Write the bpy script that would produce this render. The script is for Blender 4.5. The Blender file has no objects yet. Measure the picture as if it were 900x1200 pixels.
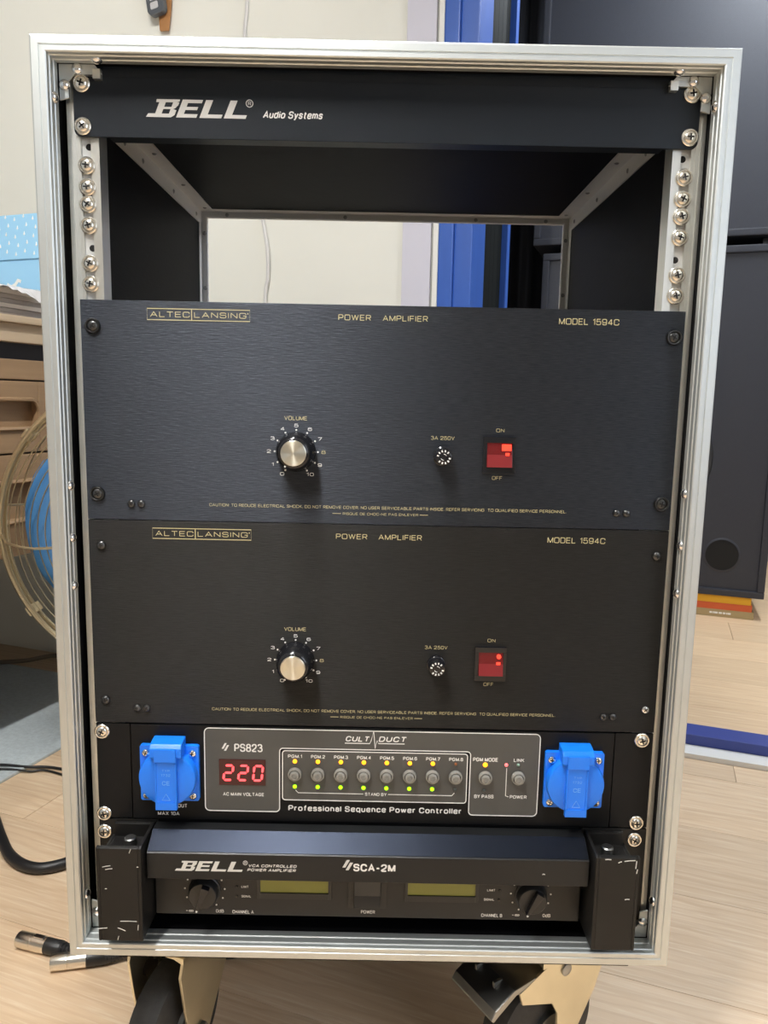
import bpy, bmesh, math, random
from mathutils import Matrix, Vector
random.seed(7)
scene = bpy.context.scene
col = scene.collection

# ------------------------------------------------------------------ camera, world, lights, exposure
cam_d = bpy.data.cameras.new('camera'); cam = bpy.data.objects.new('camera', cam_d); col.objects.link(cam)
cam_d.sensor_fit = 'HORIZONTAL'; cam_d.sensor_width = 36.0; cam_d.lens = 36.0*886.05/900.0
cam_d.clip_start = 0.02
_y, _p, _r = 0.0013, -0.1463, 0.0202
_fw = Vector((math.sin(_y)*math.cos(_p), math.cos(_y)*math.cos(_p), math.sin(_p)))
_rt = Vector((math.cos(_y), -math.sin(_y), 0)); _up = _rt.cross(_fw)
_R = _rt*math.cos(_r) + _up*math.sin(_r); _U = _up*math.cos(_r) - _rt*math.sin(_r)
cam.matrix_world = Matrix(((_R.x, _U.x, -_fw.x, 0.0033), (_R.y, _U.y, -_fw.y, -0.6191), (_R.z, _U.z, -_fw.z, 0.1024), (0, 0, 0, 1)))
scene.camera = cam

w = bpy.data.worlds.new('world'); scene.world = w; w.use_nodes = True
w.node_tree.nodes['Background'].inputs[0].default_value = (0.75, 0.85, 1.0, 1)
w.node_tree.nodes['Background'].inputs[1].default_value = 0.4

vs = scene.view_settings
vs.view_transform = 'Standard'; vs.look = 'None'; vs.gamma = 1.0; vs.use_curve_mapping = False
vs.exposure = 0.25

ROOM = Matrix.Rotation(math.radians(-20), 4, 'Z')       # the room's walls stand 20 degrees askew to the rack
FLOOR = -0.57
CEIL = 1.85

def area_light(name, pos, size, size_y, power, color, aim=(0, 0, -1), rotz=0.0):
    l = bpy.data.lights.new(name, 'AREA'); l.shape = 'RECTANGLE'; l.size = size; l.size_y = size_y
    l.energy = power; l.color = color
    o = bpy.data.objects.new(name, l); col.objects.link(o)
    o.matrix_world = Matrix.Translation(Vector(pos)) @ Matrix.Rotation(rotz, 4, 'Z') @ Vector(aim).to_track_quat('-Z', 'Y').to_matrix().to_4x4()
    return o
LAMP_POS = (-0.35, -0.56); LAMP_Z = 1.30
def rp(s, t, z): return ROOM @ Vector((s, t, z))
LAMP_STRENGTH = 330.0
area_light('tube_light_far_room', rp(0.55, 1.75, CEIL-0.075), 0.08, 1.15, 40, (0.88, 0.94, 1.0), rotz=math.radians(-20))
area_light('added_daylight', rp(1.66, -0.75, 0.55), 0.9, 1.1, 10, (0.80, 0.88, 1.0), aim=ROOM.to_3x3() @ Vector((-1, 0, 0)))  # out of view, added to cool the light on the right of the floor

# ------------------------------------------------------------------ materials
MATS = {}
def nodes(m): return m.node_tree.nodes, m.node_tree.links
def mat(name, color, rough=0.5, metal=0.0, spec=0.5, emit=None, estr=0.0, noise=0.0, nscale=30, bump=0.0, bscale=200, stretch=(1, 1, 1),
        aniso=0.0, tangent=None, coat=0.0, trans=0.0, alpha=1.0, roughvar=0.0):
    m = bpy.data.materials.new(name); m.use_nodes = True
    N, L = nodes(m); b = N['Principled BSDF']
    b.inputs['Base Color'].default_value = (*color, 1); b.inputs['Roughness'].default_value = rough
    b.inputs['Metallic'].default_value = metal; b.inputs['Specular IOR Level'].default_value = spec
    b.inputs['Coat Weight'].default_value = coat; b.inputs['Transmission Weight'].default_value = trans
    b.inputs['Alpha'].default_value = alpha
    if emit: b.inputs['Emission Color'].default_value = (*emit, 1); b.inputs['Emission Strength'].default_value = estr
    tc = mp = None
    if noise or bump or roughvar:
        tc = N.new('ShaderNodeTexCoord'); mp = N.new('ShaderNodeMapping'); mp.inputs['Scale'].default_value = stretch
        L.new(tc.outputs['Object'], mp.inputs['Vector'])
    if noise:
        n = N.new('ShaderNodeTexNoise'); n.inputs['Scale'].default_value = nscale; n.inputs['Detail'].default_value = 5
        L.new(mp.outputs[0], n.inputs['Vector'])
        mx = N.new('ShaderNodeMix'); mx.data_type = 'RGBA'
        mx.inputs['A'].default_value = (*[max(0, c*(1-noise)) for c in color], 1); mx.inputs['B'].default_value = (*[min(1, c*(1+noise)) for c in color], 1)
        L.new(n.outputs[0], mx.inputs['Factor']); L.new(mx.outputs['Result'], b.inputs['Base Color'])
    if bump or roughvar:
        n2 = N.new('ShaderNodeTexNoise'); n2.inputs['Scale'].default_value = bscale; n2.inputs['Detail'].default_value = 3
        L.new(mp.outputs[0], n2.inputs['Vector'])
        if bump:
            bp = N.new('ShaderNodeBump'); bp.inputs['Strength'].default_value = bump; bp.inputs['Distance'].default_value = 0.001
            L.new(n2.outputs[0], bp.inputs['Height']); L.new(bp.outputs[0], b.inputs['Normal'])
        if roughvar:
            mr = N.new('ShaderNodeMapRange'); mr.inputs['To Min'].default_value = rough-roughvar; mr.inputs['To Max'].default_value = rough+roughvar
            mr.inputs['From Min'].default_value = 0.3; mr.inputs['From Max'].default_value = 0.7
            L.new(n2.outputs[0], mr.inputs['Value']); L.new(mr.outputs[0], b.inputs['Roughness'])
    if aniso:
        b.inputs['Anisotropic'].default_value = aniso
        if tangent == 'radialY':
            t = N.new('ShaderNodeTangent'); t.direction_type = 'RADIAL'; t.axis = 'Y'; L.new(t.outputs[0], b.inputs['Tangent']); b.inputs['Anisotropic Rotation'].default_value = 0.25
        else:
            t = N.new('ShaderNodeCombineXYZ')
            for i in range(3): t.inputs[i].default_value = tangent[i]
            L.new(t.outputs[0], b.inputs['Tangent'])
    MATS[name] = m
    return m

mat('aluminium', (0.61, 0.64, 0.635), 0.48, 0.88, noise=0.04, nscale=60)
mat('rail_metal', (0.78, 0.77, 0.72), 0.38, 1.0, noise=0.08, nscale=50)
mat('bare_aluminium', (0.66, 0.66, 0.64), 0.5, 0.55, noise=0.12, nscale=25)
mat('rear_trim', (0.80, 0.79, 0.76), 0.5, 0.15)
mat('nickel', (0.80, 0.76, 0.68), 0.25, 1.0)
mat('chrome', (0.85, 0.85, 0.85), 0.12, 1.0)
mat('zinc', (0.72, 0.66, 0.50), 0.34, 1.0, noise=0.18, nscale=18, roughvar=0.1, bscale=15)
mat('steel', (0.34, 0.34, 0.33), 0.35, 1.0, noise=0.2, nscale=30)
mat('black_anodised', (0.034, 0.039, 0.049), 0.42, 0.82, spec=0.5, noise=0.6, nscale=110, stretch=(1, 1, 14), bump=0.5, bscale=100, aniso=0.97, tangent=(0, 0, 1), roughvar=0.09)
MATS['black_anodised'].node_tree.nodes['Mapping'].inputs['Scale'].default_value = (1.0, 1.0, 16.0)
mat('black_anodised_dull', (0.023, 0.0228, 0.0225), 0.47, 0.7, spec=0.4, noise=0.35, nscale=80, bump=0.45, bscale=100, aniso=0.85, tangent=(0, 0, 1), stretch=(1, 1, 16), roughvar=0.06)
mat('black_paint', (0.005, 0.0053, 0.006), 0.45, 0.0, spec=0.2, noise=0.15, nscale=60, bump=0.05, bscale=900)
mat('bell_paint', (0.007, 0.010, 0.0145), 0.42, 0.0, spec=0.28, noise=0.1, nscale=20, bump=0.06, bscale=900)
mat('bevel_sheen', (0.015, 0.018, 0.026), 0.34, 1.0, noise=0.12, nscale=9)  # used on the bevel alone, to bring out its reflected light
mat('bar_paint', (0.010, 0.0105, 0.011), 0.40, 0.0, spec=0.3, noise=0.1, nscale=20)
mat('handle_paint', (0.0085, 0.008, 0.0075), 0.42, 0.0, spec=0.28, noise=0.15, nscale=40)
mat('black_plywood', (0.004, 0.004, 0.0045), 0.55, 0.0, spec=0.05, noise=0.45, nscale=14, stretch=(2, 1, 8), bump=0.15, bscale=60)
mat('black_gloss', (0.010, 0.010, 0.012), 0.16, 0.0)
mat('steel_black', (0.10, 0.10, 0.10), 0.3, 1.0)
mat('black_plastic', (0.014, 0.014, 0.014), 0.42, 0.0)
mat('black_hole', (0.003, 0.003, 0.003), 0.8, 0.0)
mat('grey_panel', (0.078, 0.076, 0.070), 0.45, 0.0, spec=0.35, noise=0.06, nscale=40)
mat('dark_grey_panel', (0.021, 0.0205, 0.0195), 0.45, 0.0, spec=0.35, noise=0.06, nscale=40)
mat('white_print', (0.78, 0.77, 0.74), 0.5)
mat('silver_print', (0.62, 0.61, 0.58), 0.4, 0.0)
mat('gold_print', (0.56, 0.49, 0.26), 0.45)
mat('blue_plastic', (0.008, 0.20, 0.90), 0.34, 0.0)
mat('blue_print', (0.16, 0.42, 0.95), 0.35)
mat('clear_plastic', (0.25, 0.245, 0.22), 0.16, 0.0, coat=0.5)
mat('button_core', (0.20, 0.20, 0.185), 0.2, 0.0, coat=0.5)
mat('red_lens', (0.10, 0.006, 0.007), 0.18, 0.0, emit=(1, 0.02, 0.02), estr=0.035, coat=0.4)
mat('red_lens_sheen', (0.15, 0.016, 0.018), 0.20, 0.0, emit=(1, 0.03, 0.03), estr=0.05, coat=0.4)  # paler copy of the lens, with a reflection put into its colour
mat('neon', (1, 0.05, 0.02), 0.3, emit=(1, 0.035, 0.02), estr=1.6)
mat('red_window', (0.045, 0.004, 0.006), 0.15)
mat('red_segment', (1, 0.1, 0.1), 0.3, emit=(1, 0.055, 0.075), estr=1.7)
mat('led_amber', (1, 0.4, 0.0), 0.3, emit=(1, 0.30, 0.012), estr=2.2)
mat('led_green', (0.4, 1, 0.0), 0.3, emit=(0.42, 1.0, 0.01), estr=1.25)
mat('led_red', (1, 0.1, 0.1), 0.3, emit=(1, 0.16, 0.16), estr=1.6)
mat('led_off_amber', (0.30, 0.10, 0.03), 0.3)
mat('led_off_grey', (0.10, 0.11, 0.10), 0.3)
mat('led_off_green', (0.22, 0.34, 0.26), 0.3)
mat('lcd', (0.20, 0.20, 0.035), 0.25, 0.0)
mat('rubber', (0.024, 0.024, 0.024), 0.60, 0.0, noise=0.7, nscale=120, bump=0.2, bscale=300)
mat('wall_cream', (0.86, 0.855, 0.785), 0.75, 0.0, noise=0.03, nscale=5, bump=0.5, bscale=9)
mat('wall_plain', (0.36, 0.355, 0.34), 0.8)
mat('ceiling_paint', (0.55, 0.55, 0.53), 0.8)
mat('lavender', (0.66, 0.65, 0.74), 0.55, 0.0)
mat('white_paint', (0.84, 0.83, 0.79), 0.5)
mat('gap_shade', (0.42, 0.42, 0.38), 0.6)  # colour of the shade in the gap between two battens
mat('blue_paint', (0.035, 0.115, 0.47), 0.38, 0.0, noise=0.1, nscale=8, stretch=(6, 6, 1))
mat('sill_blue', (0.050, 0.075, 0.32), 0.4, noise=0.08, nscale=9)
mat('dark_door', (0.006, 0.009, 0.010), 0.45, spec=0.25)
mat('speaker_black', (0.027, 0.030, 0.041), 0.50, 0.0, noise=0.12, nscale=160, bump=0.25, bscale=500)
mat('cone_paper', (0.022, 0.023, 0.026), 0.6, 0.0)
mat('curtain_black', (0.006, 0.007, 0.012), 0.9)
mat('cable_black', (0.012, 0.012, 0.013), 0.45)
mat('cable_white', (0.72, 0.71, 0.70), 0.5)
mat('cable_tan', (0.20, 0.16, 0.12), 0.6)
mat('desk_wood', (0.29, 0.185, 0.10), 0.5, 0.0, noise=0.22, nscale=7, stretch=(6, 1, 14))
mat('desk_edge', (0.50, 0.39, 0.27), 0.5, 0.0, noise=0.1, nscale=10)
mat('navy', (0.008, 0.010, 0.022), 0.6)
mat('box_blue', (0.32, 0.60, 0.84), 0.6, 0.0)
mat('paper', (0.74, 0.71, 0.69), 0.7, 0.0, noise=0.06, nscale=20)
mat('paper_grey', (0.46, 0.43, 0.42), 0.7, 0.0, noise=0.1, nscale=40, stretch=(1, 1, 30))
mat('plastic_film', (0.62, 0.61, 0.62), 0.22, 0.0)
mat('fan_wire', (0.66, 0.56, 0.37), 0.30, 0.85)
mat('fan_blue', (0.06, 0.22, 0.50), 0.30, 0.0)
mat('fan_dark', (0.025, 0.025, 0.028), 0.4)
mat('mat_grey', (0.54, 0.60, 0.62), 0.95, 0.0, noise=0.22, nscale=130, bump=0.6, bscale=240)
mat('fob_grey', (0.085, 0.095, 0.11), 0.4)
mat('fob_button', (0.55, 0.55, 0.56), 0.5)
mat('leather', (0.42, 0.20, 0.075), 0.55, noise=0.15, nscale=40)
mat('book_yellow', (0.80, 0.42, 0.02), 0.5)
mat('book_orange', (0.66, 0.12, 0.035), 0.5)
mat('book_beige', (0.42, 0.32, 0.16), 0.5)
mat('book_pages', (0.72, 0.66, 0.54), 0.8, noise=0.15, nscale=60, stretch=(1, 1, 40))
mat('lamp_white', (0.85, 0.85, 0.85), 0.5)
mat('lamp_glow', (1, 1, 1), 0.5, emit=(1, 0.96, 0.9), estr=4.0)
mat('tube_glow', (1, 1, 1), 0.5, emit=(1, 0.985, 0.955), estr=LAMP_STRENGTH)
mat('spun_aluminium', (0.80, 0.78, 0.68), 0.36, 1.0, aniso=0.85, tangent='radialY')

def wood_mat(name, c0, c1, c2):
    m = bpy.data.materials.new(name); m.use_nodes = True
    N, L = nodes(m); b = N['Principled BSDF']; b.inputs['Roughness'].default_value = 0.45
    tc = N.new('ShaderNodeTexCoord'); oi = N.new('ShaderNodeObjectInfo')
    sh = N.new('ShaderNodeVectorMath'); sh.operation = 'SCALE'; sh.inputs[0].default_value = (7.3, 3.1, 1.7)
    L.new(oi.outputs['Random'], sh.inputs['Scale'])
    ad = N.new('ShaderNodeVectorMath'); L.new(tc.outputs['Object'], ad.inputs[0]); L.new(sh.outputs[0], ad.inputs[1])
    def nz(scale, sc, det, dis):
        mp = N.new('ShaderNodeMapping'); mp.inputs['Scale'].default_value = sc; L.new(ad.outputs[0], mp.inputs['Vector'])
        n = N.new('ShaderNodeTexNoise'); n.inputs['Scale'].default_value = scale; n.inputs['Detail'].default_value = det; n.inputs['Distortion'].default_value = dis
        L.new(mp.outputs[0], n.inputs['Vector']); return n
    big = nz(3.0, (1.4, 9, 1), 3, 1.2); fine = nz(12.0, (1.0, 26, 1), 6, 0.6)
    wv = N.new('ShaderNodeTexWave'); wv.wave_type = 'BANDS'; wv.bands_direction = 'Y'; wv.inputs['Scale'].default_value = 9; wv.inputs['Distortion'].default_value = 7
    wv.inputs['Detail'].default_value = 3; wv.inputs['Detail Scale'].default_value = 1.2
    mpw = N.new('ShaderNodeMapping'); mpw.inputs['Scale'].default_value = (0.55, 2.2, 1); L.new(ad.outputs[0], mpw.inputs['Vector']); L.new(mpw.outputs[0], wv.inputs['Vector'])
    r1 = N.new('ShaderNodeValToRGB'); r1.color_ramp.elements[0].position = 0.3; r1.color_ramp.elements[1].position = 0.72
    r1.color_ramp.elements[0].color = (*c0, 1); r1.color_ramp.elements[1].color = (*c1, 1); L.new(big.outputs[0], r1.inputs[0])
    mx = N.new('ShaderNodeMix'); mx.data_type = 'RGBA'; mx.inputs['B'].default_value = (*c2, 1); L.new(r1.outputs[0], mx.inputs['A'])
    f1 = N.new('ShaderNodeMapRange'); f1.inputs['From Min'].default_value = 0.50; f1.inputs['From Max'].default_value = 0.75; f1.inputs['To Max'].default_value = 0.75
    L.new(fine.outputs[0], f1.inputs['Value']); L.new(f1.outputs[0], mx.inputs['Factor'])
    mx2 = N.new('ShaderNodeMix'); mx2.data_type = 'RGBA'; mx2.blend_type = 'MULTIPLY'; mx2.inputs['B'].default_value = (0.90, 0.85, 0.80, 1); L.new(mx.outputs['Result'], mx2.inputs['A'])
    f2 = N.new('ShaderNodeMapRange'); f2.inputs['From Min'].default_value = 0.62; f2.inputs['To Max'].default_value = 0.55; L.new(wv.outputs['Fac'], f2.inputs['Value']); L.new(f2.outputs[0], mx2.inputs['Factor'])
    hs = N.new('ShaderNodeHueSaturation'); L.new(mx2.outputs['Result'], hs.inputs['Color'])
    mr = N.new('ShaderNodeMapRange'); mr.inputs['To Min'].default_value = 0.93; mr.inputs['To Max'].default_value = 1.07
    L.new(oi.outputs['Random'], mr.inputs['Value']); L.new(mr.outputs[0], hs.inputs['Value'])
    L.new(hs.outputs[0], b.inputs['Base Color'])
    MATS[name] = m
wood_mat('floor_wood', (0.72, 0.52, 0.335), (0.82, 0.62, 0.42), (0.90, 0.75, 0.57))
wood_mat('floor_wood_far', (0.75, 0.53, 0.33), (0.83, 0.61, 0.39), (0.90, 0.72, 0.51))

# ------------------------------------------------------------------ building helpers
WM = {}
I4 = Matrix.Identity(4)
def place(o, parent=None, world=I4):
    col.objects.link(o)
    if parent is not None:
        o.parent = parent; o.matrix_parent_inverse = WM[parent].inverted()
    o.matrix_basis = world.copy(); WM[o] = world.copy()
    return o
def tag(o, label=None, cat=None, group=None, kind=None):
    if label: o['label'] = label
    if cat: o['category'] = cat
    if group: o['group'] = group
    if kind: o['kind'] = kind
    return o
def root(name, label, cat, loc=(0, 0, 0), group=None, world=None):
    o = bpy.data.objects.new(name, None); o.empty_display_size = 0.02
    place(o, None, world if world is not None else Matrix.Translation(Vector(loc)))
    return tag(o, label, cat, group)

class MB:
    """collects shapes into one mesh; coordinates times `s`"""
    def __init__(self, s=0.001):
        self.v = []; self.f = []; self.m = []; self.s = s
    def add(self, vs_, fs, mi=0):
        b = len(self.v); self.v += [tuple(p) for p in vs_]
        for f in fs: self.f.append([b+i for i in f]); self.m.append(mi)
        return self
    def box(self, x0, x1, y0, y1, z0, z1, mi=0):
        return self.add([(x0, y0, z0), (x1, y0, z0), (x1, y1, z0), (x0, y1, z0), (x0, y0, z1), (x1, y0, z1), (x1, y1, z1), (x0, y1, z1)],
                        [(0, 3, 2, 1), (4, 5, 6, 7), (0, 1, 5, 4), (1, 2, 6, 5), (2, 3, 7, 6), (3, 0, 4, 7)], mi)
    def prism(self, pts, a, b, axis='y', mi=0):
        """polygon pts (2D) extruded from a to b along an axis"""
        def P(p, h): return {'y': (p[0], h, p[1]), 'z': (p[0], p[1], h), 'x': (h, p[0], p[1])}[axis]
        n = len(pts)
        return self.add([P(p, a) for p in pts]+[P(p, b) for p in pts],
                        [tuple(range(n)), tuple(reversed(range(n, 2*n)))]+[(i, n+i, n+(i+1) % n, (i+1) % n) for i in range(n)], mi)
    def lathe(self, prof, c=(0, 0, 0), axis='y', seg=32, mi=0, cap=True):
        """prof: (r, h) along axis"""
        vs_ = []; fs = []
        for r, h in prof:
            for i in range(seg):
                a = 2*math.pi*i/seg; p, q = r*math.cos(a), r*math.sin(a)
                vs_.append({'y': (c[0]+p, c[1]+h, c[2]+q), 'z': (c[0]+p, c[1]+q, c[2]+h), 'x': (c[0]+h, c[1]+p, c[2]+q)}[axis])
        for k in range(len(prof)-1):
            for i in range(seg):
                j = (i+1) % seg; fs.append((k*seg+i, k*seg+j, (k+1)*seg+j, (k+1)*seg+i))
        if cap:
            if prof[0][0] > 1e-6: fs.append(tuple(range(seg))[::-1])
            if prof[-1][0] > 1e-6: fs.append(tuple((len(prof)-1)*seg+i for i in range(seg)))
        return self.add(vs_, fs, mi)
    def tube(self, path, r, seg=8, mi=0, closed=False):
        path = [Vector(p) for p in path]; n = len(path); vs_ = []; fs = []
        up = None
        for k, p in enumerate(path):
            if closed: d = path[(k+1) % n]-path[k-1]
            else: d = path[min(k+1, n-1)]-path[max(k-1, 0)]
            d.normalize()
            if up is None: up = d.orthogonal().normalized()
            up = (up-d*up.dot(d)); up.normalize(); sd = d.cross(up)
            rr = r[k] if isinstance(r, (list, tuple)) else r
            for i in range(seg):
                a = 2*math.pi*i/seg; vs_.append(p+up*(rr*math.cos(a))+sd*(rr*math.sin(a)))
        for k in range(n if closed else n-1):
            for i in range(seg):
                j = (i+1) % seg; k2 = (k+1) % n
                fs.append((k*seg+i, k*seg+j, k2*seg+j, k2*seg+i))
        if not closed: fs += [tuple(range(seg))[::-1], tuple((n-1)*seg+i for i in range(seg))]
        return self.add(vs_, fs, mi)
    def mesh(self, name, mats, smooth=None, bevel=0):
        me = bpy.data.meshes.new(name); s = self.s
        me.from_pydata([(x*s, y*s, z*s) for x, y, z in self.v], [], self.f)
        for m_ in (mats if isinstance(mats, (list, tuple)) else [mats]): me.materials.append(MATS[m_])
        me.polygons.foreach_set('material_index', self.m)
        bm = bmesh.new(); bm.from_mesh(me); bmesh.ops.recalc_face_normals(bm, faces=bm.faces[:])
        if bevel:
            es = [e for e in bm.edges if len(e.link_faces) == 2 and e.calc_face_angle(0) > math.radians(35)]
            bmesh.ops.bevel(bm, geom=es, offset=bevel*s, segments=2, affect='EDGES', profile=0.7, clamp_overlap=True)
        bm.to_mesh(me); bm.free()
        if smooth is not None:
            me.polygons.foreach_set('use_smooth', [True]*len(me.polygons)); me.set_sharp_from_angle(angle=math.radians(smooth))
        return me
    def build(self, name, mats, parent=None, world=I4, smooth=None, bevel=0, label=None):
        o = bpy.data.objects.new(name, self.mesh(name, mats, smooth, bevel)); place(o, parent, world)
        if label: o['label'] = label
        return o
def inst(name, me, parent, world, label=None):
    o = bpy.data.objects.new(name, me); place(o, parent, world)
    if label: o['label'] = label
    return o
def T(x, y, z, s=0.001): return Matrix.Translation(Vector((x*s, y*s, z*s)))

def rounded(pts, r, n=5):
    """round the corners of a polygon given as (x, z) points, r a number or list"""
    out = []; N = len(pts)
    for i in range(N):
        p0, p1, p2 = Vector(pts[i-1]), Vector(pts[i]), Vector(pts[(i+1) % N])
        ri = r[i] if isinstance(r, (list, tuple)) else r
        if ri <= 0: out.append(tuple(p1)); continue
        a, b = (p0-p1).normalized(), (p2-p1).normalized()
        h = math.acos(max(-1, min(1, a.dot(b))))/2; t = ri/math.tan(h)
        c = p1+(a+b).normalized()*(ri/math.sin(h)); s, e = p1+a*t, p1+b*t
        a0 = math.atan2(s.y-c.y, s.x-c.x); a1 = math.atan2(e.y-c.y, e.x-c.x)
        d = (a1-a0+math.pi) % (2*math.pi)-math.pi
        for k in range(n+1):
            q = a0+d*k/n; out.append((c.x+ri*math.cos(q), c.y+ri*math.sin(q)))
    return out
def outline(mb, pts, wdt, y0, y1, mi=0, closed=True):
    """a flat band of width wdt that follows the polygon, thickness y0..y1"""
    P = [Vector(p) for p in pts]; n = len(P); L_ = []; R_ = []
    for i in range(n):
        a = P[i-1] if (closed or i > 0) else P[i]; b = P[(i+1) % n] if (closed or i < n-1) else P[i]
        d = (b-a); d = d.normalized() if d.length > 0 else Vector((1, 0)); nn = Vector((-d.y, d.x))
        L_.append(P[i]+nn*wdt/2); R_.append(P[i]-nn*wdt/2)
    vs_ = [(p.x, y0, p.y) for p in L_]+[(p.x, y0, p.y) for p in R_]+[(p.x, y1, p.y) for p in L_]+[(p.x, y1, p.y) for p in R_]
    fs = []
    for i in range(n if closed else n-1):
        j = (i+1) % n
        fs += [(i, j, n+j, n+i), (2*n+i, 3*n+i, 3*n+j, 2*n+j), (i, 2*n+i, 2*n+j, j), (n+i, n+j, 3*n+j, 3*n+i)]
    mb.add(vs_, fs, mi)
def rect(x0, x1, z0, z1): return [(x0, z0), (x1, z0), (x1, z1), (x0, z1)]

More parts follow.
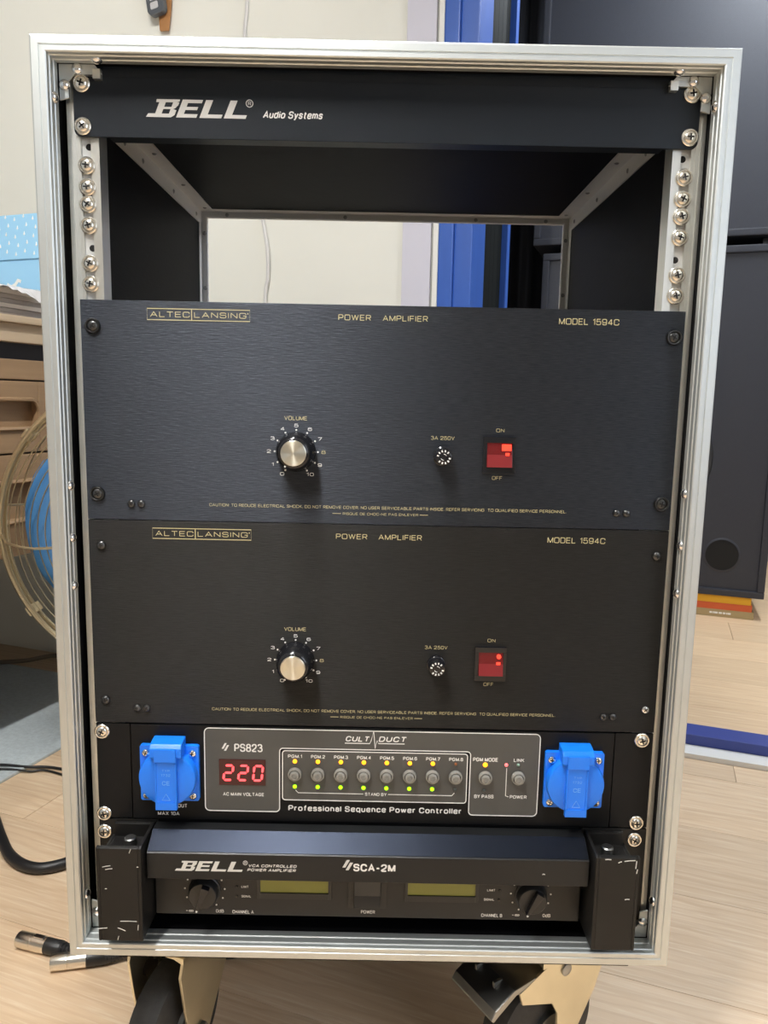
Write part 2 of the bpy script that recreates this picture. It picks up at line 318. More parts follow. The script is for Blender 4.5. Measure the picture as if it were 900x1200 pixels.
# a small stroke alphabet: name -> list of (points, rounded?, closed?) on a cap height of 1
def _g(*st): return st
def ln(*p): return (p, False, False)
def rn(*p): return (p, True, False)
def cl(*p): return (p, True, True)
GL = {
 'A': _g(ln((0, 0), (.37, 1), (.74, 0)), ln((.13, .33), (.61, .33))), 'B': _g(ln((0, 0), (0, 1)), rn((0, 1), (.6, 1), (.6, .53), (0, .53)), rn((0, .53), (.66, .53), (.66, 0), (0, 0))),
 'C': _g(rn((.68, .68), (.68, 1), (0, 1), (0, 0), (.68, 0), (.68, .32))), 'D': _g(ln((0, 0), (0, 1)), rn((0, 1), (.68, 1), (.68, 0), (0, 0))),
 'E': _g(ln((.6, 1), (0, 1), (0, 0), (.6, 0)), ln((0, .52), (.55, .52))), 'F': _g(ln((.58, 1), (0, 1), (0, 0)), ln((0, .5), (.52, .5))),
 'G': _g(rn((.68, .70), (.68, 1), (0, 1), (0, 0), (.68, 0), (.68, .48)), ln((.72, .46), (.38, .46))), 'H': _g(ln((0, 0), (0, 1)), ln((.66, 0), (.66, 1)), ln((0, .52), (.66, .52))),
 'I': _g(ln((0, 0), (0, 1))), 'K': _g(ln((0, 0), (0, 1)), ln((.64, 1), (.02, .4)), ln((.22, .58), (.66, 0))), 'L': _g(ln((0, 1), (0, 0), (.56, 0))),
 'M': _g(ln((0, 0), (0, 1)), ln((0, 1), (.4, 0)), ln((.4, 0), (.8, 1)), ln((.8, 1), (.8, 0))), 'N': _g(ln((0, 0), (0, 1)), ln((0, 1), (.66, 0)), ln((.66, 0), (.66, 1))),
 'O': _g(cl((0, 0), (.74, 0), (.74, 1), (0, 1))), 'P': _g(ln((0, 0), (0, 1)), rn((0, 1), (.62, 1), (.62, .44), (0, .44))),
 'Q': _g(cl((0, 0), (.74, 0), (.74, 1), (0, 1)), ln((.46, .26), (.78, -.06))), 'R': _g(ln((0, 0), (0, 1)), rn((0, 1), (.62, 1), (.62, .46), (0, .46)), ln((.34, .46), (.64, 0))),
 'S': _g(rn((.62, .74), (.62, 1), (0, 1), (0, .53), (.64, .53), (.64, 0), (0, 0), (0, .27))), 'T': _g(ln((0, 1), (.66, 1)), ln((.33, 1), (.33, 0))),
 'U': _g(rn((0, 1), (0, 0), (.66, 0), (.66, 1))), 'V': _g(ln((0, 1), (.35, 0), (.7, 1))), 'W': _g(ln((0, 1), (.24, 0)), ln((.24, 0), (.48, 1)), ln((.48, 1), (.72, 0)), ln((.72, 0), (.96, 1))),
 'X': _g(ln((0, 0), (.66, 1)), ln((0, 1), (.66, 0))), 'Y': _g(ln((0, 1), (.34, .46)), ln((.68, 1), (.34, .46)), ln((.34, .46), (.34, 0))),
 '0': _g(cl((0, 0), (.6, 0), (.6, 1), (0, 1))), '1': _g(ln((.02, .78), (.26, 1), (.26, 0))), '2': _g(rn((0, .70), (0, 1), (.6, 1), (.6, .56), (0, .12), (0, 0)), ln((0, 0), (.62, 0))),
 '3': _g(rn((0, .80), (.04, 1), (.56, 1), (.56, .53), (.22, .53)), rn((.22, .53), (.62, .53), (.62, 0), (.04, 0), (0, .20))), '4': _g(ln((.46, 0), (.46, 1)), ln((.46, 1), (0, .28)), ln((0, .28), (.64, .28))),
 '5': _g(ln((.58, 1), (.07, 1), (.03, .48)), rn((.03, .5), (.3, .66), (.62, .6), (.62, 0), (0, 0), (0, .25))), '6': _g(rn((.58, .76), (.58, 1), (0, 1), (0, 0), (.62, 0), (.62, .6), (.02, .6))),
 '7': _g(ln((0, 1), (.62, 1), (.2, 0))), '8': _g(cl((.04, .53), (.58, .53), (.58, 1), (.04, 1)), cl((0, 0), (.62, 0), (.62, .53), (0, .53)), ln((.03, .53), (.59, .53))), '9': _g(rn((.04, .24), (.04, 0), (.62, 0), (.62, 1), (0, 1), (0, .4), (.6, .4))),
 'a': _g(rn((.03, .52), (.03, .74), (.46, .74), (.46, .0)), rn((.46, .43), (0, .43), (0, 0), (.46, 0))), 'c': _g(rn((.5, .50), (.5, .74), (0, .74), (0, 0), (.5, 0), (.5, .24))),
 'd': _g(ln((.52, 0), (.52, 1)), cl((0, 0), (.52, 0), (.52, .74), (0, .74))), 'e': _g(rn((.0, .38), (.53, .38), (.53, .74), (0, .74), (0, 0), (.5, 0), (.52, .2))),
 'f': _g(rn((.36, 1), (.14, 1), (.14, .7)), ln((.14, .8), (.14, 0)), ln((0, .72), (.32, .72))), 'i': _g(ln((0, 0), (0, .74)), ln((0, .88), (0, 1.02))), 'l': _g(ln((0, 0), (0, 1))),
 'm': _g(ln((0, 0), (0, .78)), rn((0, .74), (.4, .74), (.4, 0)), rn((.4, .74), (.8, .74), (.8, 0))), 'n': _g(ln((0, 0), (0, .78)), rn((0, .74), (.48, .74), (.48, 0))),
 'o': _g(cl((0, 0), (.56, 0), (.56, .74), (0, .74))), 'q': _g(cl((0, 0), (.52, 0), (.52, .74), (0, .74)), ln((.52, .78), (.52, -.28))), 'r': _g(ln((0, 0), (0, .78)), rn((0, .5), (0, .72), (.3, .72))),
 's': _g(rn((.44, .55), (.44, .74), (0, .74), (0, .39), (.46, .39), (.46, 0), (0, 0), (0, .2))), 't': _g(rn((.14, .98), (.14, 0), (.36, 0)), ln((0, .74), (.34, .74))),
 'u': _g(rn((0, .74), (0, 0), (.48, 0), (.48, .5)), ln((.48, .74), (.48, 0))), 'w': _g(ln((0, .74), (.18, 0)), ln((.18, 0), (.37, .72)), ln((.37, .72), (.56, 0)), ln((.56, 0), (.74, .74))),
 'y': _g(ln((0, .74), (.26, .02)), ln((.52, .74), (.2, -.2)), ln((.22, -.22), (.04, -.24))), 'B2': (),
 '.': _g(ln((0, 0), (0, .14))), ',': _g(ln((.06, .14), (0, -.12))), ':': _g(ln((0, .1), (0, .24)), ln((0, .6), (0, .74))), '-': _g(ln((0, .42), (.36, .42))), '~': _g(ln((0, .4), (.2, .55), (.4, .4))),
 '@': _g(cl((0, .14), (.46, .14), (.46, .62), (0, .62)), cl((.46, .14), (.92, .14), (.92, .62), (.46, .62))),
}
def soften(pts, r, closed):
    """round the corners of an open or closed polyline"""
    P = [Vector(p) for p in pts]; n = len(P); out = []
    for i in range(n):
        if not closed and i in (0, n-1): out.append(P[i]); continue
        p0, p1, p2 = P[i-1], P[i], P[(i+1) % n]; a, b_ = p0-p1, p2-p1
        la = a.length*(0.5 if closed or 0 < i-1 else 0.92); lb = b_.length*(0.5 if closed or i+1 < n-1 else 0.92)
        t = min(r, la, lb); s0, s1 = p1+a.normalized()*t, p1+b_.normalized()*t
        for k in range(6):
            q = k/5; out.append(s0*(1-q)**2+p1*2*q*(1-q)*0.93+s1*q*q+(s0+s1)*0.5*2*q*(1-q)*0.07)
    return out
def band(mb, P, wd, y, closed):
    n = len(P); L_, R_ = [], []
    for i in range(n):
        d0 = (P[i]-P[i-1]) if (closed or i > 0) else (P[1]-P[0]); d1_ = (P[(i+1) % n]-P[i]) if (closed or i < n-1) else d0
        if d0.length < 1e-9: d0 = d1_
        if d1_.length < 1e-9: d1_ = d0
        d0 = d0.normalized(); d1_ = d1_.normalized(); m_ = d0+d1_
        m_ = m_.normalized() if m_.length > 1e-6 else d0
        k = min(1.8, 1/max(0.3, m_.dot(d0))); nn = Vector((-m_.y, m_.x))*wd/2*k
        L_.append(P[i]+nn); R_.append(P[i]-nn)
    vs_ = [(p.x, y, p.y) for p in L_]+[(p.x, y, p.y) for p in R_]
    mb.add(vs_, [(i, (i+1) % n, n+(i+1) % n, n+i) for i in range(n if closed else n-1)])
def letters(body, x0, x1, z0, z1, y, material, parent, bold=0.0, shear=0.0, label=None, name='lettering', world=I4, s=0.001, thick=0.12, weight=None, rad=None):
    """printed line: capitals from z0 (baseline) to z1 (top) and from x0 to x1 on the plane y, in mm"""
    H = z1-z0; wt = weight if weight is not None else (0.115+bold*1.5 if material == 'gold_print' else 0.145+bold*2.8)
    r = rad if rad is not None else (0.20 if material == 'gold_print' else 0.34)
    pen = 0.0; items = []; gap = 0.17+wt*0.9
    for ch in body:
        if ch == ' ': pen += 0.44; continue
        st_ = GL[ch]; wdt = max([p[0] for q in st_ for p in q[0]]+[0.001]); items.append((pen, st_)); pen += wdt+gap
    pen = max(pen-gap, 0.01); pad = wt*H/2
    kx = (x1-x0-2*pad)/pen if pen > 0.05 else H*0.9
    b_ = MB(s)
    for px, st_ in items:
        for ki, (pts, rd, cs) in enumerate(st_):
            P = soften(pts, r, cs) if rd else [Vector(p) for p in pts]
            P = [Vector((x0+pad+(px+p.x)*kx+shear*(p.y*(H-2*pad)), z0+pad+p.y*(H-2*pad))) for p in P]
            band(b_, P, wt*H, y-thick-ki*0.02, cs)
    me = bpy.data.meshes.new(name); me.from_pydata([(a*s, b*s, c*s) for a, b, c in b_.v], [], b_.f); me.materials.append(MATS[material])
    o = bpy.data.objects.new(name, me); place(o, parent, world)
    if label: o['label'] = label
    return o

# shared small hardware, axis along -y, seated on y = 0
def screw_mesh(name, m, r=4.8, h=3.0):
    b = MB(); b.lathe([(r, 0), (r, -h*0.45), (r*0.86, -h*0.8), (r*0.5, -h), (0.0, -h*1.04)], seg=20)
    for a in (0.35, 0.35+math.pi/2):
        dx, dz = math.cos(a), math.sin(a); k = r*0.52; t = r*0.12
        b.add([(dx*k*sx-dz*t*sz, yy, dz*k*sx+dx*t*sz) for yy in (-h*0.7, -h*1.09) for sx, sz in ((-1, -1), (1, -1), (1, 1), (-1, 1))],
              [(0, 1, 2, 3), (4, 7, 6, 5), (0, 4, 5, 1), (1, 5, 6, 2), (2, 6, 7, 3), (3, 7, 4, 0)], 1)
    return b.mesh(name, [m, 'black_hole'], 40)
def washer_mesh(name, m, r=6.6, ri=4.7, h=1.7):
    return MB().lathe([(ri, 0), (ri, -h*0.75), (ri+0.5, -h), (r-0.7, -h), (r, -h*0.6), (r, 0)], seg=24).mesh(name, m, 40)
ME = dict(screw=screw_mesh('screw', 'nickel'), washer=washer_mesh('washer', 'nickel'),
          bscrew=screw_mesh('screw', 'steel_black', 4.4, 2.2), bwasher=washer_mesh('washer', 'steel_black', 6.2, 4.3, 2.4),
          bsmall=screw_mesh('screw', 'steel_black', 3.7, 2.4), tiny=screw_mesh('screw', 'steel_black', 3.0, 2.0),
          chromes=screw_mesh('screw', 'chrome', 3.3, 2.0),
          rivet=MB().lathe([(4.2, 0), (4.0, -1.0), (2.8, -2.3), (1.2, -2.9), (0, -3.0)], seg=14).mesh('rivet', 'chrome', 60),
          rivet_dark=MB().lathe([(2.6, 0), (2.3, -0.7), (1.2, -1.3), (0, -1.4)], seg=12).mesh('rivet', 'steel', 60))
def screw(parent, x, z, y=0, kind='screw', washer=None, label=None):
    a = random.uniform(0, 1.5)
    W_ = T(x, y, z) @ Matrix.Rotation(a, 4, 'Y')
    o = inst('screw', ME[kind], parent, W_, label)
    if washer: inst('washer', ME[washer], o, T(x, y, z))
    return o

# ================================================================== the room (s along the doorway wall, t into it)
TW = 0.922
def rs(name, mb, m, parent=None, kind='structure', bevel=0, smooth=None, world=ROOM):
    o = mb.build(name, m, parent, world, smooth, bevel)
    if kind and parent is None: o['kind'] = kind
    return o
floor = rs('floor', MB(1).box(-1.70, 1.75, -2.4, TW, FLOOR-0.06, FLOOR-0.012), 'black_plastic')
PW, PL = 0.19, 1.22
plank_me = MB(1).box(-PL/2+.0004, PL/2-.0004, -PW/2+.0004, PW/2-.0004, -0.012, 0).mesh('plank', 'floor_wood', None, 0.0006)
def planks(me, parent, s0, s1, t0, t1, z):
    k = 0; t = t0+PW/2
    while t < t1+PW/2-0.002:
        off = (k*0.37) % 1.0*PL; s = s0-off
        while s < s1:
            a, b = max(s, s0), min(s+PL, s1); ta, tb = t-PW/2, min(t+PW/2, t1)
            if b-a > 0.03:
                if b-a > PL-0.01 and tb-ta > PW-0.002: inst('plank', me, parent, ROOM @ Matrix.Translation((s+PL/2, t, z)))
                else: MB(1).box(a+.0004-(a+b)/2, b-.0004-(a+b)/2, ta+.0004-t, tb-.0004-t, -0.012, 0).build('plank', me.materials[0].name, parent, ROOM @ Matrix.Translation(((a+b)/2, t, z)))
            s += PL
        t += PW; k += 1
planks(plank_me, floor, -1.70, 1.75, -2.4+0.021, TW, FLOOR)
floor_far = rs('floor_far_room', MB(1).box(-1.4, 1.75, TW+0.10, 3.1, FLOOR-0.06, FLOOR-0.012), 'black_plastic')
plank_me2 = MB(1).box(-PL/2+.0004, PL/2-.0004, -PW/2+.0004, PW/2-.0004, -0.012, 0).mesh('plank', 'floor_wood_far', None, 0.0006)
planks(plank_me2, floor_far, -1.4, 1.75, TW+0.10, 3.1, FLOOR)
DR0, DR1, DTOP = -0.155, 0.80, FLOOR+2.05
wb = MB(1)
wb.box(-1.78, DR0-0.066, TW, TW+0.10, FLOOR-0.06, CEIL); wb.box(DR1+0.066, 1.83, TW, TW+0.10, FLOOR-0.06, CEIL); wb.box(DR0-0.066, DR1+0.066, TW, TW+0.10, DTOP+0.066, CEIL)
rs('wall_back', wb, 'wall_cream')
rs('wall_left', MB(1).box(-1.78, -1.70, -2.48, TW, FLOOR-0.06, CEIL), 'wall_plain')
wr_ = MB(1)
wr_.box(1.75, 1.83, -2.48, -1.35, FLOOR-0.06, CEIL); wr_.box(1.75, 1.83, -0.15, TW, FLOOR-0.06, CEIL)
wr_.box(1.75, 1.83, -1.35, -0.15, FLOOR-0.06, 0.0); wr_.box(1.75, 1.83, -1.35, -0.15, 1.15, CEIL)
rs('wall_right', wr_, 'wall_plain')
rs('wall_front', MB(1).box(-1.70, 1.75, -2.48, -2.40, FLOOR-0.06, CEIL), 'wall_plain')
rs('ceiling', MB(1).box(-1.78, 1.83, -2.48, 3.2, CEIL, CEIL+0.06), 'ceiling_paint')
rs('wall_far_back', MB(1).box(-1.4, 1.83, 3.1, 3.2, FLOOR-0.06, CEIL), 'wall_plain')
rs('wall_far_left', MB(1).box(-1.48, -1.4, TW+0.10, 3.2, FLOOR-0.06, CEIL), 'wall_plain')
rs('wall_far_right', MB(1).box(1.75, 1.83, TW+0.10, 3.1, FLOOR-0.06, CEIL), 'wall_plain')
wn = MB(1)
outline_pts = [(-1.35, 0.0), (-0.15, 0.0), (-0.15, 1.15), (-1.35, 1.15)]
for (t0, t1, z0, z1) in ((-1.35, -0.15, 0, 0.05), (-1.35, -0.15, 1.10, 1.15), (-1.35, -1.30, 0.05, 1.10), (-0.20, -0.15, 0.05, 1.10), (-0.77, -0.73, 0.05, 1.10)):
    wn.box(1.76, 1.81, t0, t1, z0, z1)
rs('added_window', wn, 'white_paint', bevel=0.002)  # unseen window, added to go with the cool light from the right

# doorway: blue jambs, lavender and white battens, raised sill
def jamb(s_in, sgn):
    o = MB(1)
    a = sorted((s_in, s_in+sgn*0.036)); o.box(a[0], a[1], TW-0.012, TW+0.10, FLOOR, DTOP)
    a = sorted((s_in+sgn*0.036, s_in+sgn*0.066)); o.box(a[0], a[1], TW-0.020, TW+0.10, FLOOR, DTOP)
    return o
d1 = jamb(DR0, -1)
j2 = jamb(DR1, 1); d1.add(j2.v, j2.f)
d1.box(DR0-0.066, DR1+0.066, TW-0.016, TW+0.10, DTOP, DTOP+0.066)
rs('trim_1', d1, 'blue_paint', bevel=0.003)
rs('trim_2', MB(1).box(-0.2985, -0.2385, TW-0.012, TW, FLOOR, CEIL), 'lavender', bevel=0.002)
rs('trim_3', MB(1).box(-0.2325, -0.2215, TW-0.018, TW, FLOOR, CEIL), 'white_paint', bevel=0.002)
rs('gap_shade_strip', MB(1).box(-0.2385, -0.2325, TW-0.006, TW, FLOOR, CEIL), 'gap_shade')  # grey strip paints the shade of the gap between lavender and white
sill = rs('trim_5', MB(1).box(DR0+0.001, DR1-0.001, TW-0.002, TW+0.042, FLOOR-0.06, FLOOR+0.010), 'white_paint', bevel=0.002)
rs('sill_board', MB(1).box(DR0+0.001, DR1-0.001, TW+0.042, TW+0.100, FLOOR-0.06, FLOOR+0.030), 'sill_blue', sill, bevel=0.002)

# folding door pushed back against the jamb
fd = root('folding_door', 'dark folding door pushed back against the blue door jamb', 'door', world=ROOM @ Matrix.Translation((-0.178, TW+0.10, FLOOR)))
for k in range(6):
    t0 = TW+0.105+k*0.04
    MB(1).prism([(-0.176+0.004, t0), (-0.176-0.008, t0+0.02), (-0.176+0.004, t0+0.0385), (-0.200, t0+0.0385), (-0.200, t0)], FLOOR+0.012, DTOP-0.02, 'z').build('pleat', 'dark_door', fd, ROOM)
MB(1).box(-0.200, -0.158, TW+0.346, TW+0.376, FLOOR+0.0, DTOP-0.02).build('lead_post', 'blue_paint', fd, ROOM, bevel=0.002, label='narrow blue closing post')

# ceiling lamps
def ceiling_lamp(world, label, tube=False):
    r_ = root('ceiling_lamp', label, 'lamp', world=world)
    MB(1).box(-0.05, 0.05, -0.54, 0.54, -0.045, 0).build('housing', 'lamp_white', r_, world, bevel=0.004)
    if tube:
        MB(1).tube([(0, -0.5, -0.064), (0, 0.5, -0.064)], 0.014, 16).build('fluorescent_tube', 'tube_glow', r_, world, smooth=60)
        for t_ in (-0.53, 0.505): MB(1).box(-0.016, 0.016, t_, t_+0.025, -0.082, -0.045).build('tube_holder', 'lamp_white', r_, world, bevel=0.002)
    else: MB(1).box(-0.04, 0.04, -0.52, 0.52, -0.062, -0.045).build('diffuser', 'lamp_glow', r_, world, bevel=0.006)
    return r_
LW = Matrix.Translation((LAMP_POS[0], LAMP_POS[1], LAMP_Z)) @ ROOM
lp_ = ceiling_lamp(LW, 'white tube lamp hung on two cords above the rack', True)
for t_ in (-0.4, 0.4): MB(1).tube([(0, t_, -0.002), (0, t_, CEIL-LAMP_Z)], 0.002, 6).build('cord', 'cable_black', lp_, LW)
ceiling_lamp(Matrix.Translation(rp(0.55, 1.75, CEIL)) @ ROOM, 'white tube lamp on the ceiling beyond the doorway')

# ================================================================== the rack case
FX0, FX1, FZ0, FZ1 = -262.6, 259.8, -381.9, 362.6
rack = root('equipment_rack', 'open black flight case rack with aluminium frame on casters', 'rack', (0, 0.2, FLOOR))
PROF = [(0, 8), (0, -21.6), (0.6, -22.8), (1.6, -23.2), (6.6, -23.2), (7.1, -22.5), (8.4, -22.5), (8.9, -23.4), (11.4, -23.4), (12.3, -22.6), (12.4, -19),
        (13.2, -18.4), (13.2, -15.4), (12.5, -14.8), (12.5, -11.6), (13.2, -11.0), (13.2, -7.6), (12.5, -7.0), (12.5, -4.2), (11.8, -3.8), (11.8, 8)]
def frame_bar(side, prof, x0, x1, z0, z1):
    b = MB(); n = len(prof); A = []; B = []
    for w_, y in prof:
        q = {'top': ((x0+w_, z1-w_), (x1-w_, z1-w_)), 'bottom': ((x0+w_, z0+w_), (x1-w_, z0+w_)),
             'left': ((x0+w_, z0+w_), (x0+w_, z1-w_)), 'right': ((x1-w_, z0+w_), (x1-w_, z1-w_))}[side]
        A.append((q[0][0], y, q[0][1])); B.append((q[1][0], y, q[1][1]))
    return b.add(A+B, [(i, (i+1) % n, n+(i+1) % n, n+i) for i in range(n)]+[tuple(range(n)), tuple(reversed(range(n, 2*n)))])
for sd in ('top', 'bottom', 'left', 'right'):
    frame_bar(sd, PROF, FX0, FX1, FZ0, FZ1).build('frame_bar', 'aluminium', rack)
RPROF = [(0, 436), (0, 462), (18, 462), (18, 458.5), (19.5, 458), (19.5, 452), (18, 451), (12.6, 451), (12.6, 436)]
for sd in ('top', 'bottom', 'left', 'right'):
    frame_bar(sd, RPROF, FX0, FX1, FZ0, FZ1).build('rear_frame_bar', 'rear_trim', rack)
IX0, IX1, IZ0, IZ1 = -250.6, 247.9, -369.9, 350.6
MB().box(FX0+0.5, IX0, -3, 436, FZ0+.5, FZ1-.5).build('side_panel', 'black_plywood', rack)
MB().box(IX1, FX1-0.5, -3, 436, FZ0+.5, FZ1-.5).build('side_panel', 'black_plywood', rack)
MB().box(IX0, IX1, -3, 436, IZ1, FZ1-.5).build('top_panel', 'black_plywood', rack)
MB().box(IX0, IX1, -3, 436, FZ0+.5, IZ0).build('bottom_panel', 'black_plywood', rack)
# corner angles running into the case
for x, d in ((IX0, 1), (IX1, -1)):
    a = MB()
    a.prism([(x, IZ1), (x+d*18, IZ1), (x+d*18, IZ1-1.4), (x+d*1.4, IZ1-1.4), (x+d*1.4, IZ1-18), (x, IZ1-18)], 6, 437, 'y')
    an = a.build('corner_angle', 'rear_trim', rack)
    for y in (150, 205, 318, 425):
        inst('rivet', ME['rivet_dark'], an, T(x+d*11, y, IZ1-1.4) @ Matrix.Rotation(math.pi/2, 4, 'X'))
        inst('rivet', ME['rivet_dark'], an, T(x+d*1.4, y-8, IZ1-11) @ Matrix.Rotation(-d*math.pi/2 if d < 0 else -d*math.pi/2, 4, 'Z') @ Matrix.Rotation(math.pi, 4, 'Z'))
for x in (-232, -60, 130, 232):
    inst('rivet', ME['rivet_dark'], rack, T(x*0.93, 451, 346.5))
for z in (322, 250): 
    inst('rivet', ME['rivet_dark'], rack, T(-246.5, 451, z)); inst('rivet', ME['rivet_dark'], rack, T(243.8, 451, z))
# rails
for d in (-1, 1):
    cx = 0
    X = lambda q: d*q
    r_ = MB()
    def bx(a, b, y0, y1, z0=-368, z1=347): r_.box(min(X(a), X(b)), max(X(a), X(b)), y0, y1, z0, z1)
    bx(237.2, 247.3, 3.2, 5.2); bx(222.8, 229.4, 3.2, 5.2); bx(244.2, 247.3, 5.2, 24); bx(222.8, 224.8, 5.2, 20)
    bx(243.6, 244.6, 2.6, 3.2); bx(240.2, 240.9, 2.8, 3.2)
    rail = r_.build('rack_rail', 'rail_metal', rack)
    MB().box(min(X(229.4), X(237.2)), max(X(229.4), X(237.2)), 5.4, 7.6, -360, 340).build('thread_strip', 'bare_aluminium', rail)
    for z in (293.2, 217.4, 309.0, 163, 147):
        MB().lathe([(0, 5.3), (2.6, 5.3), (2.6, 6)], (X(231.5), 0, z), seg=14).build('thread_hole', 'black_hole', rail)
    for z in (279.0, 263.0, 250.0, 234.2, 205.4, 189.5):
        screw(rack, X(233.0), z, 3.2, 'screw', 'washer')
# corner brackets and nubs
for d, xo in ((-1, -249.4), (1, 246.7)):
    P_ = lambda q: xo-d*q
    for z0, sz in ((350.0, -1), (-369.0, 1)):
        pts = [(P_(0), z0), (P_(27), z0), (P_(33), z0+sz*7), (P_(12), z0+sz*7), (P_(7), z0+sz*12), (P_(7), z0+sz*24), (P_(0), z0+sz*26)]
        br = MB().prism(pts, -3.2, -1.6).build('corner_bracket', 'aluminium', rack, bevel=0.2)
        inst('rivet', ME['rivet'], br, T(P_(4.0), -3.2, z0+sz*15)); inst('rivet', ME['rivet'], br, T(P_(14), -3.2, z0+sz*3.6))
    MB().box(min(P_(26), P_(32)), max(P_(26), P_(32)), -5, -0.2, 339.5, 346.5).build('rail_nub', 'rail_metal', rack, bevel=0.4)
# rivets on the frame's inner lip
for z in (322.6, 29.5, -13.0, -53.0, -330):
    inst('rivet', ME['rivet'], rack, T(-249.6, -12.5, z) @ Matrix.Rotation(math.pi/2, 4, 'Z'))
    inst('rivet', ME['rivet'], rack, T(246.8, -12.5, z+3) @ Matrix.Rotation(-math.pi/2, 4, 'Z'))
for x in (-217, 218):
    inst('rivet', ME['rivet'], rack, T(x, -12.5, 349.6) @ Matrix.Rotation(math.pi/2, 4, 'X'))
# caster board
MB().box(-226, 232, -6, 440, -396, -381.9).build('caster_board', 'black_plywood', rack, bevel=1)

# casters
def caster(cx, cy, rot, brake):
    W_ = T(cx, cy, 0) @ Matrix.Rotation(rot, 4, 'Z')
    zc = FLOOR*1000+62
    f = MB()
    # top plate and swivel head
    f.box(-42, 42, -45, 45, -399.5, -396.2)
    f.lathe([(30, -399.5), (32, -405), (32, -414), (24, -418)], axis='z', seg=28)
    c = f.build('caster', 'zinc', rack, W_, smooth=35, bevel=0)
    # fork: bent sheet with two cheeks and a bridge
    for d in (-1, 1):
        pts = [(-34, -414), (44, -414), (52, -430), (36, -470), (4, zc-12), (-12, zc-16), (-26, zc-4), (-34, -470), (-40, -432)]
        if brake: pts = [(-64, -434), (-30, -420), (44, -414), (52, -430), (36, -470), (4, zc-12), (-12, zc-16), (-14, -476), (-22, -462), (-60, -447)]
        k = MB(); xs_ = sorted((d*27.5, d*30.5)); k.prism(pts, xs_[0], xs_[1], 'x')
        ck = k.build('fork_cheek', 'zinc', c, W_, bevel=0.8)
    MB().prism([(-30.5, -414), (30.5, -414), (30.5, -421), (20, -417.5), (-20, -417.5), (-30.5, -421)], -36, 46).build('fork_bridge', 'zinc', c, W_, bevel=0.6)
    wv = MB()
    wv.lathe([(20, -16), (55, -16), (60, -13.5), (62, -8), (62, 8), (60, 13.5), (55, 16), (20, 16)], (0, -10, zc), axis='x', seg=48)
    wv.build('wheel', 'rubber', c, W_, smooth=35)
    MB().lathe([(22, -21), (22, 21)], (0, -10, zc), axis='x', seg=28).build('hub', 'steel', c, W_, smooth=35)
    MB().lathe([(7, -35), (7, 35)], (0, -10, zc), axis='x', seg=6).build('axle_bolt', 'steel', c, W_)
    if brake:
        for y_, z_ in ((-6, -432), (8, zc-2)): MB().lathe([(6, 30.4), (6, 32), (4, 33), (0, 33)], (0, y_, z_), axis='x', seg=18).build('rivet', 'steel', c, W_, smooth=40)
        b = MB(); prof = [(-30, -424), (-70, -428), (-92, -440), (-97, -447), (-94, -450), (-88, -446), (-68, -434), (-30, -430)]
        b.prism(prof, -30, 30, 'x')
        b.build('brake_pedal', 'steel', c, W_, bevel=1.5)
        for x in (-16, 10): MB().box(x, x+3, -80, -50, -433.5, -428).build('pedal_rib', 'steel', c, W_ @ Matrix.Translation((0, 0, 0)), bevel=0.6)
    return c
caster(-190, 58, math.radians(-20), False)
caster(176, 62, math.radians(-58), True)
caster(-190, 372, math.radians(25), False)
caster(190, 372, math.radians(-60), False)

# ================================================================== blank panel with the BELL mark
def bell_logo(parent, x0, x1, z0, z1, y, material, name='logo'):
    """four slanted block capitals, the B with a long foot"""
    b = MB(); H = z1-z0; Wd = x1-x0; sl = 0.42*H/Wd
    def q(pts, holes=None):
        b.prism([(x0+(px+sl*pz)*Wd, z0+pz*H) for px, pz in pts], y-0.25, y)
    # B: foot, stem, three bars and two bowls
    q([(0.0, 0), (0.235, 0), (0.262, 0.14), (0.262, 0.20), (0.01, 0.20)])
    q([(0.075, 0.20), (0.135, 0.20), (0.135, 0.84), (0.075, 0.84)])
    q([(0.045, 0.84), (0.235, 0.84), (0.262, 0.90), (0.258, 1.0), (0.04, 1.0)])
    q([(0.135, 0.46), (0.225, 0.46), (0.25, 0.54), (0.25, 0.58), (0.135, 0.58)])
    q([(0.205, 0.20), (0.262, 0.20), (0.262, 0.40), (0.225, 0.46), (0.205, 0.46)])
    q([(0.205, 0.58), (0.25, 0.58), (0.262, 0.68), (0.262, 0.84), (0.205, 0.84)])
    # E
    q([(0.285, 0), (0.345, 0), (0.345, 1), (0.285, 1)]); q([(0.345, 0), (0.475, 0), (0.475, 0.20), (0.345, 0.20)])
    q([(0.345, 0.43), (0.455, 0.43), (0.455, 0.60), (0.345, 0.60)]); q([(0.345, 0.82), (0.475, 0.82), (0.475, 1), (0.345, 1)])
    # L L
    for k in (0.505, 0.735):
        q([(k, 0), (k+0.065, 0), (k+0.065, 1), (k, 1)]); q([(k+0.065, 0), (k+0.205, 0), (k+0.205, 0.20), (k+0.065, 0.20)])
    return b.build(name, material, parent, label='slanted block letters BELL')
def regd(parent, x, z, r, y, material):
    b = MB(); outline(b, [(x+r*math.cos(a*math.pi/8), z+r*math.sin(a*math.pi/8)) for a in range(16)], r*0.22, y-0.2, y)
    b.build('registered_ring', material, parent)
    letters('R', x-r*0.42, x+r*0.5, z-r*0.55, z+r*0.55, y, material, parent)
def bolt_mark(parent, x0, z0, h, y, material):
    """two slanted strokes stepping past each other"""
    b = MB(); w_ = h*0.27; sl = h*0.50
    for ox, oz, hh in ((0, 0.26*h, 0.74*h), (h*0.30, 0, 0.74*h)):
        b.prism([(x0+ox, z0+oz), (x0+ox+w_, z0+oz), (x0+ox+w_+sl*0.78, z0+oz+hh), (x0+ox+sl*0.78, z0+oz+hh)], y-0.25, y)
    b.build('bolt_mark', material, parent, label='slanted double stroke mark')

